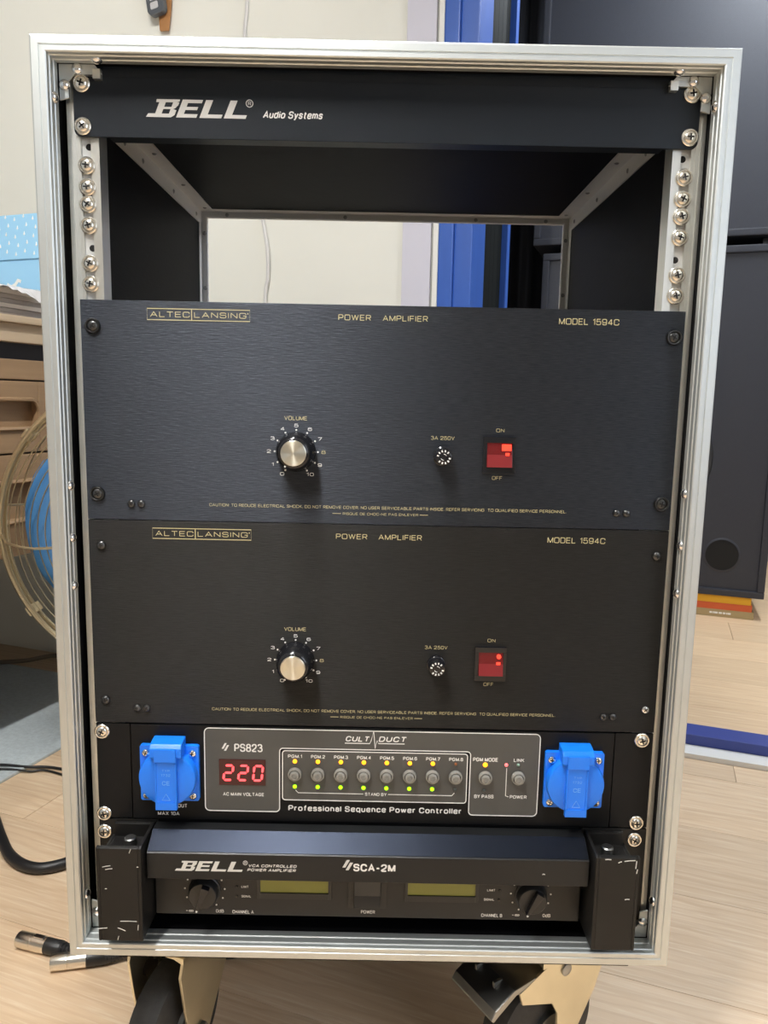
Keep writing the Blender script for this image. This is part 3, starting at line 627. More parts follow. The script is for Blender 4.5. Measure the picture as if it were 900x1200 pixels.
bp = root('blank_panel', 'narrow black blank panel with silver BELL lettering at the top of the rack', 'rack panel', (0, 0, 0.2993))
pl = MB().prism(rounded([(-240.5, 299.3), (240.5, 299.3), (240.5, 342.6), (-240.5, 342.6)], [5, 5, 2, 2]), 0, 3).build('faceplate', 'bell_paint', bp, bevel=0.4)
MB().box(-222, 218, 0.8, 3, 342.2, 350.4).build('upper_flange', 'bell_paint', bp)
MB().box(-215, 215, 3, 14, 299.6, 301.2).build('return_flange', 'bell_paint', bp)
bell_logo(bp, -185.0, -103.6, 314.5, 327.4, 0, 'silver_print')
regd(bp, -105.3, 325.6, 2.6, 0, 'silver_print')
letters('Audio Systems', -95.2, -49.6, 315.2, 320.6, 0, 'white_print', bp, bold=0.012, shear=0.25)
for x, z in ((-233.6, 337.5), (-233.7, 306.6), (233.4, 338.8), (233.8, 307.5)): screw(bp, x, z, 0, 'screw', 'washer')

# ================================================================== the two power amplifiers
def dial_num(k):                       # angle of dial figure 0..10, 5 at the top
    return math.radians(90-(k-5)*30)
def amplifier(z0, label, material, knob_dx, second):
    am = root('power_amplifier', label, 'amplifier', (0, 0, z0*0.001), 'black brushed power amplifiers')
    Z = lambda q: z0+q
    MB().box(-241.2, 241.2, 0, 3, z0+0.5, z0+177.3).build('faceplate', material, am, bevel=0.5)
    MB().box(-216, 216, 3, 300, z0+6, z0+160).build('chassis', 'black_paint', am, bevel=1)
    g = 'gold_print'
    # maker's name in a double box
    b = MB(); x0, xm, x1, a, c = -187.9, -152.4, -106.0, Z(162.6), Z(171.3)
    for r_ in (rect(x0, x1, a, c),): outline(b, r_, 0.6, -0.2, 0)
    b.box(xm-0.3, xm+0.3, -0.2, 0, a, c); b.build('name_box', g, am)
    letters('ALTEC', x0+2.4, xm-1.6, a+2.2, c-2.2, 0, g, am); letters('LANSING', xm+2.0, x1-2.6, a+2.2, c-2.2, 0, g, am)
    MB().box(x1-1.9, x1-1.2, -0.2, 0, c-3.2, c-2.2).build('registered_dot', g, am)
    letters('POWER', -35.4, -9.4, Z(165.2), Z(169.6), 0, g, am, bold=0.004); letters('AMPLIFIER', 0.0, 36.0, Z(165.2), Z(169.6), 0, g, am, bold=0.004)
    letters('MODEL', 140.6, 164.0, Z(165.4), Z(170.2), 0, g, am); letters('1594C', 167.5, 188.6, Z(165.4), Z(170.2), 0, g, am)
    letters('VOLUME', -78.4, -59.9, Z(85.2), Z(88.4), 0, g, am, bold=0.005)
    letters('3A 250V', 41.2, 60.4, Z(71.6), Z(74.6), 0, g, am, bold=0.005)
    letters('ON', 94.2, 100.8, Z(78.8), Z(81.6), 0, g, am); letters('OFF', 92.3, 100.6, Z(39.8), Z(42.8), 0, g, am)
    letters('CAUTION: TO REDUCE ELECTRICAL SHOCK, DO NOT REMOVE COVER. NO USER SERVICEABLE PARTS INSIDE. REFER SERVICING  TO QUALIFIED SERVICE PERSONNEL.',
            -140.4, 155.0, Z(13.2), Z(15.6), 0, g, am)
    letters('RISQUE DE CHOC-NE PAS ENLEVER', -30.0, 32.5, Z(8.2), Z(10.2), 0, g, am)
    MB().box(-38.5, -31.5, -0.2, 0, Z(9.0), Z(9.4)).build('caution_rule', g, am); MB().box(33.8, 40.5, -0.2, 0, Z(9.0), Z(9.4)).build('caution_rule', g, am)
    # dial
    cx, cz = -68.7, Z(59.6)
    for k in range(11):
        q = dial_num(k); t = MB(); t.lathe([(0, -0.2), (0.75, -0.2), (0.75, 0)], (cx+17.7*math.cos(q), 0, cz+17.7*math.sin(q)), seg=10); t.build('dial_dot', 'white_print', am)
        nx, nz = cx+(22.3 if k not in (0, 10) else 23)*math.cos(q), cz+21.3*math.sin(q); wd = 1.7 if k < 10 else 3.0
        if k == 1: wd = 0.8
        letters(str(k), nx-wd, nx+wd, nz-1.4, nz+1.4, 0, 'gold_print' if k == 8 else 'white_print', am, name='dial_figure')
    kn = MB(); kn.lathe([(16.2, -0.3), (16.2, -3.5), (15.4, -5.5), (14.6, -14), (13.2, -17.5), (11.4, -19.3), (10.5, -19.6), (0, -19.6)], (cx, 0, cz), seg=48)
    knob = kn.build('volume_knob', 'black_gloss', am, smooth=40)
    Wk = T(cx, -19.6, cz)
    MB().lathe([(10.2, 0), (10.2, -1.0), (9.7, -1.3), (0, -1.3)], seg=48).build('knob_cap', 'spun_aluminium', knob, Wk, smooth=30)
    qa = math.radians(238)
    MB().lathe([(0, -1.2), (0.8, -1.2), (0.8, 0)], (cx+12.6*math.cos(qa), -17.4, cz+12.6*math.sin(qa)), seg=8).build('pointer_dot', 'white_print', knob)
    # fuse holder
    fx, fz = 51.2, Z(58.4)
    fu = MB(); fu.lathe([(8.0, -0.1), (8.0, -3.2), (7.2, -3.8), (7.0, -10.5), (6.5, -12.2), (5.2, -12.6), (0, -12.6)], (fx, 0, fz), seg=32)
    fh = fu.build('fuse_holder', 'black_gloss', am, smooth=35)
    fm = MB()
    for k in range(12):
        if k in (0, 6): continue
        q = k*math.pi/6+0.3; c_, s_ = math.cos(q), math.sin(q)
        fm.add([(fx+c_*r_-s_*t_, yy, fz+s_*r_+c_*t_) for yy in (-12.55, -12.85) for r_, t_ in ((4.1, -0.55), (5.7, -0.55), (5.7, 0.55), (4.1, 0.55))],
               [(0, 1, 2, 3), (4, 7, 6, 5), (0, 4, 5, 1), (1, 5, 6, 2), (2, 6, 7, 3), (3, 7, 4, 0)])
    for a0 in (0.5, 3.6): outline(fm, [(fx+2.4*math.cos(a0+i*0.22), fz+2.4*math.sin(a0+i*0.22)) for i in range(6)], 0.45, -12.85, -12.6, closed=False)
    fm.build('fuse_marking', 'white_print', fh)
    # rocker switch
    sx0, sx1, sz0, sz1 = 83.8, 110.4, Z(45.0), Z(74.8)
    sb = MB(); y0 = -2.6
    sb.box(sx0, sx1, y0, 0, sz1-4.6, sz1); sb.box(sx0, sx1, y0, 0, sz0, sz0+5.2); sb.box(sx0, sx0+3.2, y0, 0, sz0+5.2, sz1-4.6); sb.box(sx1-2.6, sx1, y0, 0, sz0+5.2, sz1-4.6)
    sw = sb.build('rocker_switch', 'black_gloss', am, bevel=0.3)
    zm = (sz0+sz1)/2+0.6
    ra, rb, rc, rd = sx0+3.4, sx1-2.8, sz0+5.4, sz1-4.8
    MB().prism([(0, rc), (-5.2, rc), (-3.0, zm), (0, zm)], ra, rb, 'x').build('rocker', 'red_lens_sheen', sw, bevel=0.2)  # lower half painted paler, as if catching a reflection
    MB().prism([(0, zm), (-3.0, zm), (-1.2, rd), (0, rd)], ra, rb, 'x').build('rocker', 'red_lens', sw, bevel=0.2)
    for i in range(5):
        zz = zm+1.2+i*1.7
        MB().box(ra+0.5, rb-0.5, -3.2+(zz-zm)*0.2, -1.2, zz, zz+0.5).build('lens_rib', 'red_lens', sw)
    if not second: MB().box(rb-8.5, rb-0.8, -2.9, -1.4, rd-6.2, rd-1.0).build('neon_lamp', 'neon', sw, bevel=0.4)
    else: MB().lathe([(0, -3.4), (1.8, -3.2), (1.8, -1)], (rb-3.6, 0, rd-3.2), seg=12).build('neon_lamp', 'neon', sw)
    MB().box(rb-5.5, rb-2.4, -3.6, -2.8, zm-0.6, zm+1.6).build('neon_lamp', 'neon', sw)
    # screws
    for x, z in ((-231.6, 156.8), (-232.4, 21.8), (233.0, 156.8), (232.8, 22.4)):
        if second:
            odd = x > 0 and z < 100
            screw(am, x*0.997, Z(z-1), 0, 'chromes' if odd else 'bsmall', None, 'bare coppery screw' if odd else None)
        else: screw(am, x, Z(z), 0, 'bscrew', 'bwasher')
    for x in (-204.8, -196.7, 196.5, 204.6): screw(am, x, Z(14.0), 0, 'tiny')
    return am
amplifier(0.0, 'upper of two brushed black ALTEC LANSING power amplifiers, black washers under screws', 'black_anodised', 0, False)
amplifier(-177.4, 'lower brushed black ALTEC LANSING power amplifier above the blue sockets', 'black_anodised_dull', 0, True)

# ================================================================== sequence power controller
ps = root('power_controller', 'black power sequencer with blue sockets and red 220 display', 'power controller', (0, 0, -0.2655))
PZ0, PZ1 = -265.6, -178.4
MB().box(-211.0, 207.4, 0, 3, PZ0, PZ1).build('faceplate', 'black_paint', ps, bevel=0.4)
MB().box(-241.2, -212.0, 0.6, 3, PZ0, PZ1).build('rack_ear', 'black_paint', ps, bevel=0.4)
MB().box(208.4, 241.2, 0.6, 3, PZ0, PZ1).build('rack_ear', 'black_paint', ps, bevel=0.4)
MB().box(-214, 214, 3.2, 290, PZ0+2, PZ1-2).build('chassis', 'black_paint', ps)
for x, z in ((-236.0, -185.6), (-236.5, -261.6), (231.4, -184.2), (231.6, -261.0)): screw(ps, x, z, 0.6, 'screw', 'washer')
gp = rounded([(-147.4, -256.8), (-147.4, -180.4), (143.4, -180.4), (143.4, -256.4), (83.6, -256.4), (83.6, -197.6), (-82.3, -197.6), (-82.3, -256.8)], [4, 4, 4, 4, 3.5, 3, 3, 3.5])
def filled(pts, y, y1, name, m, parent):
    me = bpy.data.meshes.new(name); bm = bmesh.new()
    vs_ = [bm.verts.new((x*.001, y*.001, z*.001)) for x, z in pts]
    es = [bm.edges.new((vs_[i], vs_[(i+1) % len(vs_)])) for i in range(len(vs_))]
    fs = bmesh.ops.triangle_fill(bm, edges=es, use_beauty=True)['geom']
    fs = [f for f in fs if isinstance(f, bmesh.types.BMFace)]
    for f in fs:
        f.normal_update()
        if f.normal.y > 0: f.normal_flip()
    bm.to_mesh(me); bm.free(); me.materials.append(MATS[m])
    o = bpy.data.objects.new(name, me); return place(o, parent)
filled(gp, -0.25, 0, 'printed_field', 'grey_panel', ps)
b = MB(); outline(b, gp, 0.8, -0.45, -0.2); b.build('field_border', 'white_print', ps)
ib = rounded(rect(-79.8, 81.0, -245.4, -199.8), 2.5)
filled(ib, -0.25, 0, 'button_field', 'grey_panel', ps)
b = MB(); outline(b, ib, 0.8, -0.45, -0.2); b.build('field_border', 'white_print', ps)
Wp = 'white_print'
bolt_mark(ps, -132.6, -200.8, 6.8, -0.3, Wp)
letters('PS823', -121.6, -97.0, -201.6, -194.2, -0.3, Wp, ps, weight=0.155, rad=0.26)
letters('AC MAIN VOLTAGE', -131.8, -95.8, -242.6, -239.4, -0.3, Wp, ps, bold=0.012)
letters('Professional Sequence Power Controller', -74.6, 77.6, -255.8, -250.4, -0.1, Wp, ps, bold=0.018)
letters('CULT', -25.4, -5.0, -190.2, -185.2, -0.3, Wp, ps, bold=0.02, shear=0.25)
letters('DUCT', 3.4, 27.0, -190.0, -185.0, -0.3, Wp, ps, bold=0.02, shear=0.25)
b = MB(); outline(b, [(-25.8, -191.8), (-4.2, -191.8), (-3.0, -189), (-1.0, -180.0), (0.6, -196.2), (2.2, -189), (3.4, -191.6), (26.0, -191.6)], 0.7, -0.5, -0.25, closed=False); b.build('pulse_line', Wp, ps)
for k in range(8):
    x = -69.0+k*20.0
    letters('PGM.%d' % (k+1), x-6.0, x+6.2, -206.4, -203.2, -0.3, Wp, ps, bold=0.014)
def led(x, z, m, r=1.7, label=None):
    return MB().lathe([(0, -1.6), (r*0.6, -1.35), (r, -0.6), (r, 0)], (x, -0.25, z), seg=14).build('indicator_led', m, ps, smooth=60, label=label)
def button(x, z):
    b_ = MB().lathe([(6.0, -0.3), (6.0, -3.0), (5.4, -3.8), (4.7, -3.9), (4.4, -3.2), (4.1, -3.2), (3.9, -5.6), (3.4, -6.0), (2.4, -6.0), (2.2, -5.5), (0, -5.5)], (x, 0, z), seg=28).build('push_button', 'clear_plastic', ps, smooth=40)
    MB().lathe([(1.9, -5.5), (1.9, -5.9), (1.0, -6.1), (0, -5.9)], (x, 0, z), seg=16).build('button_core', 'button_core', b_, smooth=40)
    MB().lathe([(4.45, -3.3), (3.95, -3.3)], (x, 0, z), seg=24, cap=False).build('button_groove', 'black_plastic', b_)
for k in range(8):
    x = -69.0+k*20.0
    led(x, -209.4+k*0.05, 'led_amber' if k < 7 else 'led_off_amber', 1.9 if k < 7 else 1.3); button(x, -221.0)
    led(x, -232.8, 'led_green' if k < 7 else 'led_off_grey', 1.8 if k < 7 else 1.5)
b = MB(); outline(b, [(-68.4, -236.0), (-66, -238.6), (-9, -238.6)], 0.55, -0.5, -0.25, closed=False); outline(b, [(12.6, -238.6), (68.4, -238.6), (70.6, -236.0)], 0.55, -0.5, -0.25, closed=False)
b.build('bracket_line', Wp, ps)
letters('STAND BY', -7.6, 11.4, -240.2, -237.2, -0.3, Wp, ps, bold=0.014)
letters('PGM MODE', 85.8, 107.6, -206.2, -202.6, -0.3, Wp, ps, bold=0.014)
letters('BY PASS', 88.0, 105.0, -240.4, -237.0, -0.3, Wp, ps, bold=0.014)
letters('LINK', 121.2, 130.4, -206.0, -202.8, -0.3, Wp, ps, bold=0.014)
letters('POWER', 119.2, 134.0, -240.2, -237.0, -0.3, Wp, ps, bold=0.014)
led(96.6, -209.2, 'led_amber', 2.1); button(97.0, -220.9); led(96.4, -233.0, 'led_off_grey', 1.4)
led(114.9, -208.9, 'led_red', 1.5); led(125.3, -208.8, 'led_off_green', 1.4); button(125.6, -220.6)
b = MB(); outline(b, [(115.4, -212), (115.4, -237.8), (118.0, -238.6)], 0.55, -0.5, -0.25, closed=False); b.build('bracket_line', Wp, ps)
# display
dw = MB().box(-135.0, -94.4, -0.8, 0, -232.4, -208.6).build('display_window', 'red_window', ps, bevel=0.3)
def seven(parent, x, z, wd, h, segs):
    b_ = MB(); sl = 0.10; t = 1.9
    def bar(x0, z0, x1, z1):
        d = Vector((x1-x0, z1-z0)).normalized(); n_ = Vector((-d.y, d.x))*t/2; e = d*t*0.45
        P0, P1 = Vector((x0, z0))+d*0.5, Vector((x1, z1))-d*0.5
        pts = [P0-e*0, P0+e+n_, P1-e+n_, P1, P1-e-n_, P0+e-n_]
        b_.prism([(p.x+sl*(p.y-z), p.y) for p in pts], -1.05, -0.8)
    c = {'a': (x, z+h, x+wd, z+h), 'b': (x+wd, z+h/2, x+wd, z+h), 'c': (x+wd, z, x+wd, z+h/2), 'd': (x, z, x+wd, z), 'e': (x, z, x, z+h/2), 'f': (x, z+h/2, x, z+h), 'g': (x, z+h/2, x+wd, z+h/2)}
    for k in segs: bar(*c[k])
    b_.build('digit', 'red_segment', parent)
for i, sg in enumerate(('abged', 'abged', 'abcdef')): seven(dw, -131.2+i*12.9, -227.6, 7.4, 13.4, sg)
# blue sockets
def socket(cx, cz, label):
    sp = MB().prism(rounded(rect(cx-25.4, cx+25.4, cz-25.4, cz+25.4), 2), -4.5, 0).build('socket', 'blue_plastic', ps, bevel=0.5, label=label)
    B = 'blue_plastic'
    MB().lathe([(24.6, -4.4), (24.6, -11.0), (24.0, -12.4), (22.5, -13.0), (0, -13.4)], (cx, 0, cz-1.2), seg=56).build('lid', B, sp, smooth=35)
    MB().prism([(-4.4, cz+18.5), (-15.0, cz+18.5), (-17, cz+20.5), (-17, cz+27.5), (-14, cz+31.0), (-4.4, cz+32.5), (0, cz+32.5), (0, cz+18.5)], cx-13.5, cx+13.5, 'x').build('hinge_block', B, sp, bevel=1.0)
    b_ = MB(); x0, x1 = cx-9.2, cx+9.2
    b_.box(x0, x1, -16.0, -12.5, cz-27.5, cz+17.5); b_.box(x0, x1, -18.2, -12.5, cz+16.5, cz+28)
    b_.box(x0, x0+1.4, -16.8, -15.9, cz-22, cz+15); b_.box(x1-1.4, x1, -16.8, -15.9, cz-22, cz+15); b_.box(x0, x1, -16.8, -15.9, cz-27.5, cz-20.5)
    b_.build('lid_band', B, sp, bevel=0.5)
    letters('TYP', cx-3.2, cx+3.6, cz+7.2, cz+9.2, -16.1, 'blue_print', sp); letters('1732', cx-4.0, cx+4.0, cz+3.0, cz+5.2, -16.1, 'blue_print', sp)
    letters('CE', cx-3.2, cx+3.4, cz-5.0, cz-1.2, -16.1, 'blue_print', sp)
    t_ = MB(); outline(t_, [(cx-3.4, cz-18.6), (cx+3.4, cz-18.6), (cx, cz-12.8)], 0.5, -16.4, -15.9); t_.build('warning_triangle', 'blue_print', sp)
    for dx, dz in ((-20, 18.6), (20, 18.6), (20, -20.4), (-20, -20.4)):
        o = inst('screw', ME['chromes'], sp, T(cx+dx, -4.5, cz+dz) @ Matrix.Rotation(random.random(), 4, 'Y'))
socket(-177.0, -220.6, 'blue schuko socket with flap lid at the left end'); socket(173.2, -219.8, 'blue schuko socket with flap lid at the right end')
letters('OUT', -171.8, -163.4, -254.8, -251.2, 0, Wp, ps, bold=0.01); letters('MAX 10A', -189.4, -170.4, -262.2, -258.8, 0, Wp, ps, bold=0.01)

# ================================================================== lower two-channel amplifier
sc = root('two_channel_amplifier', 'black two channel amplifier with angular handles at the bottom of the rack', 'amplifier', (0, 0, -0.3556))
AZ0, AZ1 = -354.6, -266.9
MB().box(-241.2, -190, 0, 3, AZ0, AZ1).build('rack_ear', 'handle_paint', sc, bevel=0.4)
MB().box(184, 241.2, 0, 3, AZ0, AZ1).build('rack_ear', 'handle_paint', sc, bevel=0.4)
MB().box(-214, 214, 3, 300, AZ0+1, AZ1-1).build('chassis', 'black_paint', sc, bevel=0.8)
screw(sc, -236.6, -278.2, 0, 'screw', 'washer'); screw(sc, 230.9, -276.6, 0, 'screw', 'washer')
def handle(xa, xb, inner):
    x0, x1 = min(xa, xb), max(xa, xb)
    hb = MB()
    # wedge block: front face proud of the ears, hollow pocket on top holding a bolt
    hb.prism([(0, AZ0+0.5), (-40, AZ0+0.8), (-40, -269.6), (-36.8, -268.4), (-36.8, -281), (-3.5, -281), (-3.5, -269.0), (0, -268.4)], x0+2.8, x1-2.8, 'x')
    for a, c in ((x0, x0+2.8), (x1-2.8, x1)):
        top = -268.4 if (a > x0) == (inner > 0) else -281.0
        hb.prism([(0, AZ0+0.5), (-40, AZ0+0.8), (-40, -269.6), (-36.8, -268.4), (-36.8, top), (0, top)] if top < -270 else [(0, AZ0+0.5), (-40, AZ0+0.8), (-40, -269.6), (-36.8, -268.4), (0, -268.4)], a, c, 'x')
    h = hb.build('handle', 'handle_paint', sc, bevel=0.8)
    MB().lathe([(5.2, -281), (5.2, -274.5), (4.2, -273.6), (0, -273.6)], ((x0+x1)/2+inner*2, -16, 0), axis='z', seg=18).build('handle_bolt', 'steel', h, smooth=40)
    return h
hl = handle(-229.6, -192.0, 1); hr = handle(186.2, 222.8, -1)
ch = MB()
for k, (x, z, ln, a) in enumerate(((-221, -285.6, 7, 0.2), (-219, -288, 6, 0.15), (-201, -271.5, 4, 1.2), (-204, -335.5, 14, 0), (-226, -342.4, 8, 0.1), (-210, -343, 7, -0.4), (-196, -341, 5, 1.5), (-213, -351, 4, 1.3), (-195, -285.8, 1.6, 0), (-222, -306, 1.6, 0))):
    c_, s_ = math.cos(a)*ln/2, math.sin(a)*ln/2
    outline(ch, [(x-c_, z-s_), (x, z+0.2), (x+c_, z+s_)], 0.55, -40.25, -40.0, closed=False)
ch.build('paint_chips', 'silver_print', hl, label='pale scratches and paint chips')['kind'] = 'stuff'
ch = MB()
for x, z, ln, a in ((214, -271.6, 9, 0.1), (219.5, -275, 7, 1.5), (196, -270.8, 5, 0), (220.6, -281, 4, 1.4), (214, -306.6, 4, 0.1), (206, -273, 3, 0.4)):
    c_, s_ = math.cos(a)*ln/2, math.sin(a)*ln/2
    outline(ch, [(x-c_, z-s_), (x, z+0.3), (x+c_, z+s_)], 0.7, -40.25, -40.0, closed=False)
ch.build('paint_chips', 'silver_print', hr, label='pale scratches and paint chips')['kind'] = 'stuff'
# top bar with a bevelled upper face
tb_ = MB().prism([(0, -268.2), (-12, -268.4), (-28.5, -278.2), (-30, -279.4), (-30, -302.4), (-28.6, -303.4), (0, -303.4)], -190.6, 183.6, 'x').build('top_bar', 'bar_paint', sc, bevel=0.5)
MB().prism([(-12.0, -268.1), (-28.8, -278.1), (-29.0, -278.9), (-12.0, -269.2)], -190.2, 183.2, 'x').build('bevel_sheen_plate', 'bevel_sheen', tb_, label='plate added for the sheen of the bevelled upper face')  # thin metal layer added so the bevel shows reflected light
bell_logo(sc, -166.9, -106.6, -294.8, -285.9, -30, 'silver_print')
regd(sc, -107.2, -286.6, 1.8, -30, 'silver_print')
letters('VCA CONTROLLED', -104.8, -64.2, -290.3, -287.7, -30, 'white_print', sc, bold=0.015, shear=0.3)
letters('POWER AMPLIFIER', -105.6, -64.8, -294.2, -291.6, -30, 'white_print', sc, bold=0.015, shear=0.3)
bolt_mark(sc, -25.0, -291.4, 9.2, -30, 'silver_print')
letters('SCA-2M', -15.8, 19.8, -292.4, -285.4, -30, 'white_print', sc, bold=0.02)
letters('~', 144.0, 147.0, -294.4, -289.0, -30, 'white_print', sc)
# recessed control strip
MB().box(-190.6, 183.6, -8, 0, -351.2, -303.4).build('control_strip', 'dark_grey_panel', sc, bevel=0.6)
def rotary(cx, cz, ang):
    k = MB().lathe([(14.2, -8), (14.2, -9.6), (13.2, -10.4), (12.6, -17), (11.6, -18.2), (0, -18.2)], (cx, 0, cz), seg=40).build('level_knob', 'black_plastic', sc, smooth=40)
    d = Vector((math.cos(ang), math.sin(ang))); n_ = Vector((-d.y, d.x))
    pts = [Vector((cx, cz))+d*11.5+n_*1.0, Vector((cx, cz))-d*11.5+n_*3.6, Vector((cx, cz))-d*11.5-n_*3.6, Vector((cx, cz))+d*11.5-n_*1.0]
    MB().prism([tuple(p) for p in pts], -24, -18).build('knob_grip', 'black_gloss', k, bevel=1.0)
    tip = Vector((cx, cz))+d*10.6
    MB().lathe([(0, -24.3), (0.9, -24.2), (0.9, -23)], (tip.x, 0, tip.y), seg=8).build('pointer_dot', 'silver_print', k)
    for i in range(11):
        q = math.radians(90-(i-5)*29)
        MB().lathe([(0, -8.25), (0.8, -8.25), (0.8, -8)], (cx+17.6*math.cos(q), 0, cz+17.6*math.sin(q)), seg=8).build('dial_dot', 'white_print', sc)
rotary(-147.2, -327.4, math.radians(250)); rotary(140.4, -326.4, math.radians(240))
W8 = -8.0
letters('-@', -164.2, -157.6, -349.4, -346.2, W8, Wp, sc); letters('0dB', -137.6, -130.6, -349.4, -346.2, W8, Wp, sc)
letters('-@', 124.6, 131.2, -347.6, -344.4, W8, Wp, sc); letters('0dB', 151.8, 158.8, -347.8, -344.6, W8, Wp, sc)
letters('CHANNEL A', -123.0, -104.2, -349.8, -346.6, W8, Wp, sc); letters('CHANNEL B', 97.4, 116.0, -348.6, -345.4, W8, Wp, sc)
for (xa, xb, z, s_) in ((-114.9, -108.6, -325.0, 'LIMIT'), (-114.9, -106.4, -334.2, 'SIGNAL'), (101.8, 108.9, -323.8, 'LIMIT'), (99.2, 108.4, -332.8, 'SIGNAL')):
    letters(s_, xa, xb, z, z+2.2, W8, Wp, sc)
    MB().lathe([(0, -9), (1.0, -8.8), (1.2, -8)], (xa-4.2 if xa < 0 else xb+4.0, 0, z+1.1), seg=10).build('indicator_led', 'black_gloss', sc)
letters('POWER', -9.2, 3.2, -347.6, -344.4, W8, Wp, sc)
def meter(x0, x1):
    f = MB(); z0, z1 = -334.2, -309
    f.box(x0-2.8, x0, -9.6, -8, z0, z1); f.box(x1, x1+2.8, -9.6, -8, z0, z1); f.box(x0, x1, -9.6, -8, z0, z0+5.6)
    fr = f.build('meter_frame', 'black_plastic', sc, bevel=0.3)
    MB().box(x0, x1, -8.5, -8.0, z0+5.6, z1).build('meter_window', 'lcd', fr)
meter(-98.2, -38.2); meter(31.8, 91.4)
f = MB(); f.box(-20.5, -15.4, -9.4, -8, -341.5, -309); f.box(7.9, 13, -9.4, -8, -341.5, -309); f.box(-15.4, 7.9, -9.4, -8, -341.5, -338.6)
fs_ = f.build('power_switch', 'black_plastic', sc, bevel=0.3)
MB().prism([(-8, -338.4), (-14.5, -338.4), (-12.0, -328), (-16, -312), (-8, -311)], -15.2, 7.7, 'x').build('rocker', 'black_plastic', fs_, bevel=0.5)

# ================================================================== left of the rack: desk, parcel, papers, fan, mat, leads
DS, DT0, DT1, DZ = -0.80, -0.55, 0.915, 0.2285
desk = root('desk', 'brown wooden desk with drawers behind the wire fan', 'desk', world=ROOM @ Matrix.Translation((-1.2, 0.3, FLOOR)))
MB(1).box(-1.55, DS+0.012, DT0, DT1, DZ-0.012, DZ).build('desk_top', 'desk_edge', desk, ROOM, bevel=0.003)
MB(1).box(-1.54, DS+0.002, DT0+0.01, DT1, 0.186, DZ-0.012).build('apron', 'desk_edge', desk, ROOM, bevel=0.002)
MB(1).box(-1.54, DS-0.02, DT0+0.01, DT1, -0.175, 0.186).build('carcass', 'navy', desk, ROOM)
MB(1).box(DS-0.02, DS, DT0+0.01, DT1, 0.125, 0.158).build('drawer_rail', 'desk_wood', desk, ROOM, bevel=0.002)
def drawer(z0, z1):
    # front with a routed finger recess
    rz0, rz1, rt0, rt1 = z0+(z1-z0)*0.36, z0+(z1-z0)*0.72, 0.10, 0.455
    b_ = MB(1); a, c = DS-0.02, DS
    b_.box(a, c, DT0+0.012, rt0, z0, z1); b_.box(a, c, rt1, DT1-0.004, z0, z1); b_.box(a, c, rt0, rt1, z0, rz0); b_.box(a, c, rt0, rt1, rz1, z1)
    d_ = b_.build('drawer', 'desk_wood', desk, ROOM, bevel=0.002)
    MB(1).box(a-0.001, a+0.004, rt0, rt1, rz0, rz1).build('finger_recess', 'desk_wood', d_, ROOM)
    k = MB(1); n = 10; pr = []
    for i in range(n+1):
        q = -math.pi/2+math.pi*i/n; pr.append((rt1-0.014+0.014*math.cos(q), (rz0+rz1)/2+(rz1-rz0)/2*math.sin(q)))
    k.prism(pr+[(rt1, rz1), (rt1, rz0)] if False else [(rt1+0.001, rz0)]+pr+[(rt1+0.001, rz1)], DS-0.018, DS-0.0005, 'x')
    rim = []
    for i in range(n+1):
        q = -math.pi/2+math.pi*i/n; rim.append((DS+0.001, rt1-0.018+0.018*math.cos(q), (rz0+rz1)/2+((rz1-rz0)/2+0.003)*math.sin(q)))
    MB(1).tube([(DS+0.001, rt0, rz0-0.003)]+rim+[(DS+0.001, rt0, rz1+0.003)], 0.0035, 6).build('recess_rim', 'desk_wood', d_, ROOM, smooth=60)
drawer(0.003, 0.1225); drawer(-0.172, 0.0)
for s_ in (-1.52, -0.86):
    for t_ in (DT0+0.03, DT1-0.05): MB(1).box(s_, s_+0.04, t_, t_+0.04, FLOOR+(0.0065 if s_ < 0 else 0), -0.175).build('leg', 'desk_wood', desk, ROOM, bevel=0.002)

bx_ = root('gift_box', 'pale blue cardboard box with white droplets on the desk', 'box', world=ROOM @ Matrix.Translation((-1.05, 0.64, DZ)))
BT, BS1, BS0 = 0.56, -0.884, -1.20
MB(1).box(BS0, BS1, BT, BT+0.12, DZ, 0.349).build('box_body', 'box_blue', bx_, ROOM, bevel=0.002)
lidb = MB(1).box(BS0-0.003, BS1+0.001, BT-0.003, BT+0.122, 0.349, 0.429).build('lid', 'box_blue', bx_, ROOM, bevel=0.002)
dr = MB(1); k = 0
for i in range(14):
    for j in range(5):
        s_ = BS1-0.010-i*0.0215+(0.006 if j % 2 else 0); z_ = 0.357+j*0.0155+(0.005 if i % 2 else 0)
        if z_ > 0.424 or s_ > BS1-0.003: continue
        dr.prism([(s_-0.002, z_), (s_, z_-0.0018), (s_+0.002, z_), (s_+0.0006, z_+0.0055)], BT-0.0036, BT-0.0029)
dr.build('droplet_print', 'white_paint', lidb, ROOM)
bd = MB(1); outline(bd, [(-0.965, 0.305), (-0.955, 0.3005), (-0.945, 0.304), (-0.938, 0.312), (-0.931, 0.309)], 0.006, BT-0.0008, BT+0.0001, closed=False)
bd.build('bird_print', 'white_paint', bx_, ROOM, label='small white bird mark')
